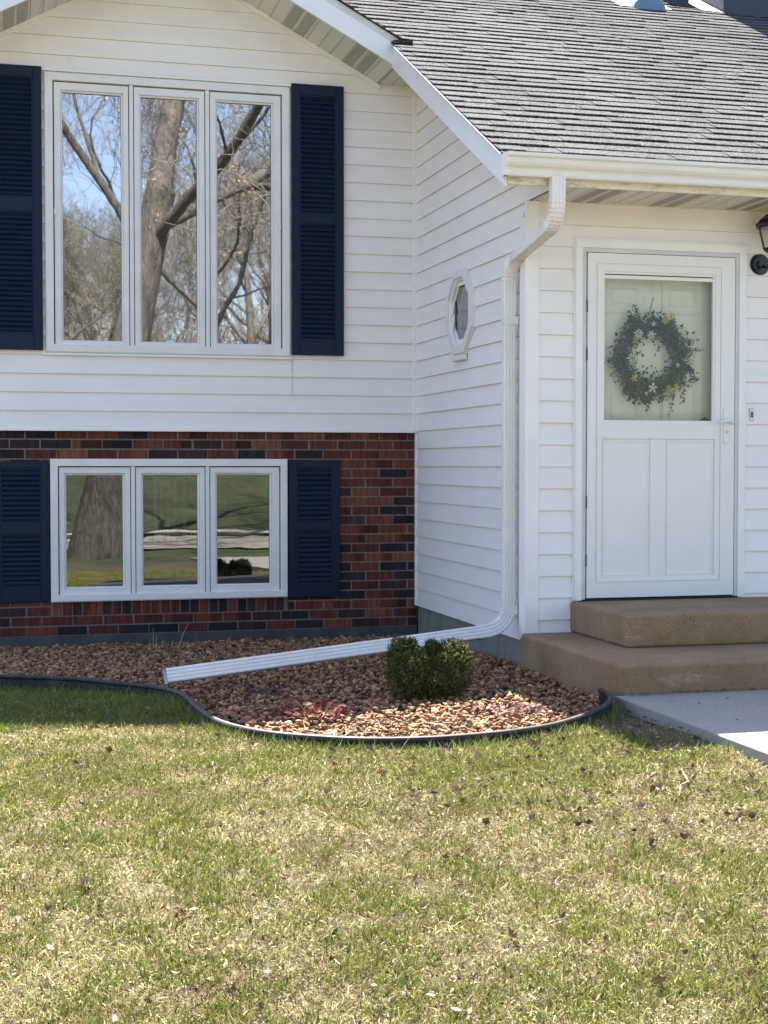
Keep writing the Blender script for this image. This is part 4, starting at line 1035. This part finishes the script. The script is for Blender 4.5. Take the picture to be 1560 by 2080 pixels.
# ------------------------------------------------------------------ grass
def grass(name, n, x0, x1, y0, y1, kindf, seed, label):
    r = np.random.default_rng(seed); x = r.uniform(x0, x1, n); y = r.uniform(y0, y1, n)
    ok = ~in_bed(x, y) & ~((x > -.10) & (x < 1.6)) & (y < 0)
    ok &= ~((x > -.30 - .06 * vnoise(x, y, 5, 40)) & (y > -4.9) & (r.random(n) < .93))
    dens = vnoise(x, y, 1.6, 10) * .25 + vnoise(x, y, 5, 11) * .42 + vnoise(x, y, 15, 12) * .43
    return kindf(r, x[ok], y[ok], dens[ok])
def blades_green(r, x, y, d):
    shade_band = ((y > -3.7)) * .32 + (np.abs(y + 4.7) < .28) * .16  # greener turf in the house shadow, partly to deepen that shade
    k = r.random(len(x)) < np.clip((d * 1.25 + shade_band - .49) * 2.3, .08, 1); x, y = x[k], y[k]; n = len(x); z = lawnz(x, y) - .003
    h = r.uniform(.018, .042, n) * (1 + .35 * (r.random(n) < .1)); lean = r.normal(0, .42, (n, 2)); w = r.uniform(.0010, .0020, n)
    a = r.uniform(0, 6.28, n); s = np.stack([np.cos(a), np.sin(a), np.zeros(n)], 1) * w[:, None]
    A = np.stack([x, y, z], 1); Mi = A + np.stack([lean[:, 0] * h * .4, lean[:, 1] * h * .4, h * .6], 1); T = A + np.stack([lean[:, 0] * h * 1.1, lean[:, 1] * h * 1.1, h], 1)
    V = np.stack([A - s, A + s, Mi - s * .85, Mi + s * .85, T], 1).reshape(-1, 3); i = np.arange(n)[:, None] * 5
    F = np.concatenate([i + np.array([[0, 1, 3]]), i + np.array([[0, 3, 2]]), i + np.array([[2, 3, 4]])])
    pal = np.array([(0.101, 0.148, 0.017), (0.149, 0.189, 0.020), (0.061, 0.102, 0.013), (0.229, 0.230, 0.041), (0.124, 0.172, 0.017)])
    c = pal[r.integers(0, 5, n)] * r.uniform(.75, 1.2, (n, 1)); return V, F, np.repeat(c, 5, 0)
def blades_straw(r, x, y, d):
    k = r.random(len(x)) < np.where((y > -3.75) & (x < -1.9), .45, 1.0); x, y = x[k], y[k]  # straw thinned inside the house shadow to darken the shaded turf
    n = len(x); z = lawnz(x, y) + r.uniform(.0, .014, n); L = r.uniform(.010, .031, n); a = r.uniform(0, 6.28, n); el = r.normal(.42, .42, n)
    A = np.stack([x, y, z], 1); dv = np.stack([np.cos(a) * np.cos(el), np.sin(a) * np.cos(el), np.sin(el)], 1); B = A + dv * L[:, None]
    w = r.uniform(.0009, .0023, n)
    dk = vnoise(x, y, 3.1, 20) * .6 + vnoise(x, y, 9, 21) * .4
    pal = np.array([(0.383, 0.340, 0.147), (0.328, 0.283, 0.116), (0.451, 0.411, 0.208), (0.246, 0.177, 0.086), (0.342, 0.326, 0.116), (0.192, 0.120, 0.064)])
    brn = np.clip((.42 - (vnoise(x, y, 2.6, 30) * .55 + vnoise(x, y, 8, 31) * .45)) * 5, 0, 1)[:, None]
    c = pal[r.integers(0, 6, n)] * r.uniform(.6, 1.2, (n, 1)) * (.68 + .55 * dk)[:, None]
    c = c * (1 - brn * .55) + brn * .55 * np.array([.17, .105, .07])
    return strands(A, B, w, c, 77, .10)
GX0, GX1, GY0, GY1 = -4.6, .0, -8.3, -1.0
V, F, C = cat([grass('g', 360000, GX0, GX1, GY0, GY1, blades_straw, 50, ''), grass('g', 30000, .0, 0, 0, 0, blades_straw, 51, '')] if False else [grass('g', 500000, GX0, GX1, GY0, GY1, blades_straw, 50, '')])
dg = np_obj('dead_grass', V, F, C, GRASS, kind='stuff'); dg['label'] = 'straw coloured dormant grass thatch across the lawn'
V, F, C = grass('g', 520000, GX0, GX1, GY0, GY1, blades_green, 52, '')
def edge_blades():
    r = np.random.default_rng(88); P = np.array([[p.x, p.y] for p in EP]); n = 2600; i = r.integers(0, len(P) - 7, n); t = r.random((n, 1))
    q = P[i] * (1 - t) + P[i + 1] * t; tg_ = P[i + 1] - P[i]; tg_ /= np.linalg.norm(tg_, axis=1, keepdims=True); nr = np.stack([tg_[:, 1], -tg_[:, 0]], 1)
    k = vnoise(q[:, 0], q[:, 1], 4, 70) + .25 > r.random(n) * 1.1; q, nr, n = q[k], nr[k], int(k.sum())
    sg = np.where(in_bed(q[:, 0] + nr[:, 0] * .05, q[:, 1] + nr[:, 1] * .05), -1, 1)[:, None]
    q = q + nr * sg * (.016 + r.random((n, 1)) * .05)
    A = np.stack([q[:, 0], q[:, 1], lawnz(q[:, 0], q[:, 1]) - .003], 1); h = r.uniform(.03, .072, n); d = np.stack([r.normal(0, .4, n), r.normal(0, .4, n), np.ones(n)], 1)
    c = np.array([(.10, .16, .03), (.15, .20, .035), (.30, .27, .14), (.07, .12, .02)])[r.integers(0, 4, n)]
    return strands(A, A + d * h[:, None], .0017, c, 3)
V, F, C = cat([(V, F, C), edge_blades()])
gg = np_obj('green_grass', V, F, C, GRASS, kind='stuff'); gg['label'] = 'patchy fresh green grass blades in the lawn'

rq = np.random.default_rng(91); n = 5200; lx_ = rq.uniform(GX0, -.1, n); ly_ = rq.uniform(GY0, -3.4, n)
kk = ~in_bed(lx_, ly_) & ((vnoise(lx_, ly_, 1.7, 61) * .6 + vnoise(lx_, ly_, 5, 62) * .4 + (lx_ > -1.3) * .10 + (lx_ > -.4) * .2) > .50); lx_, ly_ = lx_[kk], ly_[kk]; n = len(lx_)
lp = np.stack([lx_, ly_, lawnz(lx_, ly_) + rq.uniform(.006, .024, n)], 1)
lc = np.array([(.10, .06, .035), (.16, .10, .06), (.24, .17, .11), (.06, .04, .03), (.32, .25, .18)])[rq.integers(0, 5, n)] * rq.uniform(.7, 1.2, (n, 1))
xq = np.concatenate([rq.uniform(-.05, 1.4, 70), rq.uniform(-.09, 1.0, 16), rq.uniform(-2.3, -.1, 260)]); yq = np.concatenate([-3.775 - rq.uniform(0, .05, 70) ** 1.0, rq.uniform(-5.2, -3.9, 16), rq.uniform(-4.3, -1.5, 260)])
kb = (np.arange(346) < 86) | in_bed(xq, yq, .03); xq, yq = xq[kb], yq[kb]; nb = len(xq)
zq = np.where(np.arange(nb) < 86, .066, np.array([bedz(v) for v in yq]) + .016)
lp = np.concatenate([lp, np.stack([xq, yq, zq], 1)]); lc = np.concatenate([lc, np.tile([[.16, .10, .06]], (nb, 1)) * rq.uniform(.5, 1.6, (nb, 1))]); n += nb
V, F, C = leaf_cloud(lp, np.array([[0, -.2, 1.]]) + rq.normal(0, .55, (n, 3)), rq.uniform(.005, .015, n), lc, .55, .6, 92, .5)
ll = np_obj('leaf_litter', V, F, C, DRY, kind='stuff'); ll['label'] = 'small crumbled bits of dry leaf caught in the grass'

# fallen leaves: single curled leaves lying on the lawn
def leaf_mesh(seed, L=.05):
    r = random.Random(seed); mb = MB(); n = 8; cu = r.uniform(.25, .7); tw = r.uniform(-.5, .5)
    rows = []
    for i in range(n + 1):
        t = i / n; w = L * .42 * math.sin(math.pi * min(1, t * 1.02)) ** .8 * (1 + (.45 if i % 2 else -.15) * (1 if 1 < i < n - 1 else 0)) + .0006
        xx = (t - .5) * L; zz = L * cu * (t - .5) ** 2 * 2 + .002; row = []
        for k, s in enumerate((-1, -.5, 0, .5, 1)):
            row.append((xx + .1 * w * abs(s), s * w, zz + abs(s) ** 1.6 * w * r.uniform(.5, .9) * (1 + tw * s)))
        rows.append(row)
    V = [p for row in rows for p in row]
    F = [(i * 5 + k, i * 5 + k + 1, (i + 1) * 5 + k + 1, (i + 1) * 5 + k) for i in range(n) for k in range(4)]
    mb.mesh(V, F, (1, 1, 1)); mb.tube([(-L * .5, 0, L * cu * .5 + .002), (-L * .72, .003, .004)], .0007, 4, (1, 1, 1))
    me = mb.build('tmp', DRY); d = me.data; bpy.data.objects.remove(me)
    c = r.choice([(0.132, 0.078, 0.048), (0.216, 0.144, 0.090), (0.078, 0.048, 0.033), (0.276, 0.198, 0.132), (0.108, 0.066, 0.048)])
    at = d.color_attributes.get('Col') or d.color_attributes.new('Col', 'FLOAT_COLOR', 'CORNER')
    at.data.foreach_set('color', list((*c, 1.0)) * len(d.loops)); return d
LM = [leaf_mesh(100 + i, .028 + .0035 * (i % 5)) for i in range(12)]
rl = random.Random(9); cnt = 0
spots = [(1290, 1745), ]
while cnt < 270:
    x = rl.uniform(-3.3, -.12); y = -8.0 + 5.2 * (rl.random() ** .8)
    if rl.random() < .5: x, y = rl.uniform(-1.6, -.12), rl.uniform(-6.0, -4.3)
    if bool(in_bed(np.array(x), np.array(y))): continue
    z = float(lawnz(np.array(x), np.array(y))) + .022
    o = bpy.data.objects.new('fallen_leaf', LM[rl.randrange(12)]); scene.collection.objects.link(o)
    o.location = (x, y, z); o.rotation_euler = (rl.gauss(0, .45), rl.gauss(0, .45), rl.uniform(0, 6.28)); s = rl.uniform(.5, 1.1); o.scale = (s, s, s)
    tag(o, 'small curled dry brown leaf lying on the lawn', 'dry leaf', 'dry leaves scattered over the lawn'); cnt += 1
for k in range(26):
    x = rl.uniform(-2.0, -.2); y = rl.uniform(-4.3, -2.6)
    if not bool(in_bed(np.array(x), np.array(y), .05)): continue
    o = bpy.data.objects.new('fallen_leaf', LM[rl.randrange(12)]); scene.collection.objects.link(o)
    o.location = (x, y, bedz(y) + .016); o.rotation_euler = (rl.gauss(0, .4), rl.gauss(0, .4), rl.uniform(0, 6.28)); s = rl.uniform(.6, 1.0); o.scale = (s, s, s)
    tag(o, 'small curled dry brown leaf lying on the gravel bed', 'dry leaf', 'dry leaves scattered over the gravel')
# twig on the lawn by the walk
mb = MB(); zt0 = float(lawnz(np.array(-.5), np.array(-5.3)))
tw = [(-.62, -5.55, zt0 + .012), (-.57, -5.46, zt0 + .03), (-.50, -5.38, zt0 + .022), (-.46, -5.24, zt0 + .04), (-.38, -5.18, zt0 + .03)]
mb.tube(tw, [.003, .0045, .005, .004, .002], 6, (.30, .20, .13)); mb.tube([tw[2], (-.56, -5.36, zt0 + .03), (-.63, -5.40, zt0 + .02)], [.003, .002, .001], 5, (.30, .20, .13))
tg = mb.build('fallen_twig', BARK, None, org=Vector((-.5, -5.38, zt0))); tag(tg, 'thin crooked brown twig lying on the lawn near the walkway', 'twig')

# ------------------------------------------------------------------ across the lawn behind the photographer (seen in the window panes)
def tree_mesh(seed, H, r0, lean=(0, 0), spread=.55, first=.35, maxd=6, bark=(.11, .10, .088), twig=(.17, .155, .13), leafy=0):
    r = random.Random(seed); tr, tw = MB(), MB(); leaves = []
    def grow(p, d, L, rad, dep):
        n = 5 if dep == 0 else 4; pts = [p.copy()]; rads = [rad]; q = p.copy(); dd = d.copy()
        for i in range(n):
            dd = (dd + Vector((r.gauss(0, .10), r.gauss(0, .10), r.gauss(0.03, .06))) * ((1 + dep * .35) if dep else .22)).normalized(); q = q + dd * L / n
            pts.append(q.copy()); rads.append(rad * (1 - (.42 if dep < 5 else .3) * (i + 1) / n))
        if dep == 0: rads[0] *= 1.35; 
        (tr if dep < 3 else tw).tube(pts, rads, 12 if dep == 0 else (7 if dep < 3 else 3), bark if dep < 3 else twig, cap=False)
        if dep >= maxd:
            if leafy and r.random() < leafy: leaves.append(q)
            return
        kids = (4 if dep < 4 else 3)
        for k in range(kids):
            t = 1.0 if k == 0 else r.uniform(first if dep == 0 else .3, .98); i = min(n - 1, int(t * n)); b = pts[i].lerp(pts[i + 1], t * n - i) if i < n else pts[-1]
            if k == 0: b = pts[-1]
            ax = Vector((r.gauss(0, 1), r.gauss(0, 1), r.gauss(0, 1))).normalized(); ang = ((.14 if dep == 0 else .25) if k == 0 else r.uniform(.5, 1.0) * (spread / .55))
            nd = (Matrix.Rotation(ang, 3, dd.cross(ax).normalized()) @ dd); nd = (nd + Vector((0, 0, .10))).normalized()
            grow(b - dd * rads[n] * (1.3 if k == 0 else .0), nd, L * r.uniform(.58, .82), max(.007, rads[n] * .99 if k == 0 else rads[i] * r.uniform(.28, .46)), dep + 1)
    grow(Vector((0, 0, 0)), Vector((lean[0], lean[1], 1)).normalized(), H, r0, 0)
    return tr, tw, leaves
def tree(name, loc, label, group, **k):
    root = empty(name, loc, label, 'tree', group); tr, tw, lv = tree_mesh(**k)
    off = Vector(loc)
    for m in (tr, tw): m.v = [(a + off.x, b + off.y, c + off.z) for a, b, c in m.v]
    tr.build('trunk', BARK, root, smooth=True); tw.build('crown', BARK, root)
    if lv:
        r = np.random.default_rng(3); P = np.array([q[:] for q in lv]) + np.array(loc); n = len(P) * 14
        p = np.repeat(P, 14, 0) + r.normal(0, .09, (n, 3)); c = np.array([(0.336, 0.208, 0.088), (0.416, 0.280, 0.136), (0.272, 0.160, 0.072)])[r.integers(0, 3, n)]
        V, F, C = leaf_cloud(p, r.normal(size=(n, 3)), r.uniform(.018, .034, n), c, .5, .3, 4); np_obj('dry_leaves', V, F, C, DRY, parent=root)
    return root
TG = 'trees across the road'
tree('oak_tree', (-1.36, -13.75, -.36), 'thick leaning oak trunk with a few brown leaves reflected in the left panes', TG, seed=3, H=6.0, r0=.40, lean=(.115, .0), spread=.62, first=.74, maxd=6, leafy=.5, bark=(.10, .09, .078))
tree('bare_tree', (3.3, -33, .6), 'bare grey tree on the hill reflected in the right panes', TG, seed=11, H=5.0, r0=.34, lean=(.02, 0), first=.55, maxd=7)
def copy_tree(o, loc, rz, s, label):
    c = o.copy(); scene.collection.objects.link(c); c.location = loc; c.rotation_euler = (0, 0, rz); c.scale = (s, s, s); c['label'] = label
    for ch in list(o.children):
        d = ch.copy(); scene.collection.objects.link(d); d.parent = c
    return c
bt = [o for o in scene.objects if o.name.startswith('bare_tree')][0]
for loc, rz, s, lab in (((.9, -47, 1.6), 1.2, .72, 'bare tree standing on the hill behind the oak'), ((6.6, -46, 1.6), 2.6, .9, 'bare tree on the hill right of the others'), ((-1.8, -39, 1.2), 4.0, .62, 'bare tree on the hill at the left of the row'),
                        ((2.4, -62, 2.4), 5.2, .75, 'large far bare tree near the hill top'), ((9.8, -58, 2.2), .5, .95, 'far bare tree at the right end of the hill top'), ((-5.5, -55, 2.0), 3.1, .9, 'far bare tree at the left end of the hill top'), ((5.2, -70, 2.8), 1.9, .95, 'farthest bare tree behind the others on the hill')):
    copy_tree(bt, loc, rz, s, lab)
# road with curbs
def road_strip(name, yc0, half, dz, mat, kind='structure'):
    mb = MB(); X = np.linspace(-30, 30, 61)
    def yc(x): return yc0 - .9 * math.cos((x - .6) * .35) * math.exp(-((x - .6) / 9) ** 2) - .02 * x * x * .3
    def zr(x, y): return float(np.interp(y, HY, HZ)) + dz
    for a, b in zip(X[:-1], X[1:]):
        for u, v in ((-1, -.33), (-.33, .33), (.33, 1)):
            y00, y01 = yc(a) + half * u, yc(a) + half * v; y10, y11 = yc(b) + half * u, yc(b) + half * v
            mb.face([(a, y00, zr(a, y00)), (b, y10, zr(b, y10)), (b, y11, zr(b, y11)), (a, y01, zr(a, y01))])
    return mb.build(name, mat, None, kind=kind)
road_strip('road', -16.4, 1.9, .03, ROADM); road_strip('curb', -18.45, .16, .11, CURBM)

# dense wood on the ridge reads as one mass
r_ = np.random.default_rng(8); n = 15000
bx_ = r_.uniform(-28, 34, n); by_ = r_.uniform(-112, -84, n); hz_ = 3.6 + r_.uniform(0, 1, n) ** 1.3 * (9 + 3 * np.sin(bx_ * .4))
A = np.stack([bx_, by_, hz_], 1); d = r_.normal(0, .5, (n, 3)) + np.array([0, 0, .9]); B = A + d * r_.uniform(.8, 2.4, (n, 1))
V, F, C = strands(A, B, .05, np.array([(.15, .125, .10)]) * r_.uniform(.6, 1.3, (n, 1)), 5)
w = np_obj('distant_wood', V, F, C, BARK, kind='stuff'); w['label'] = 'far wood of bare branches along the hill top'
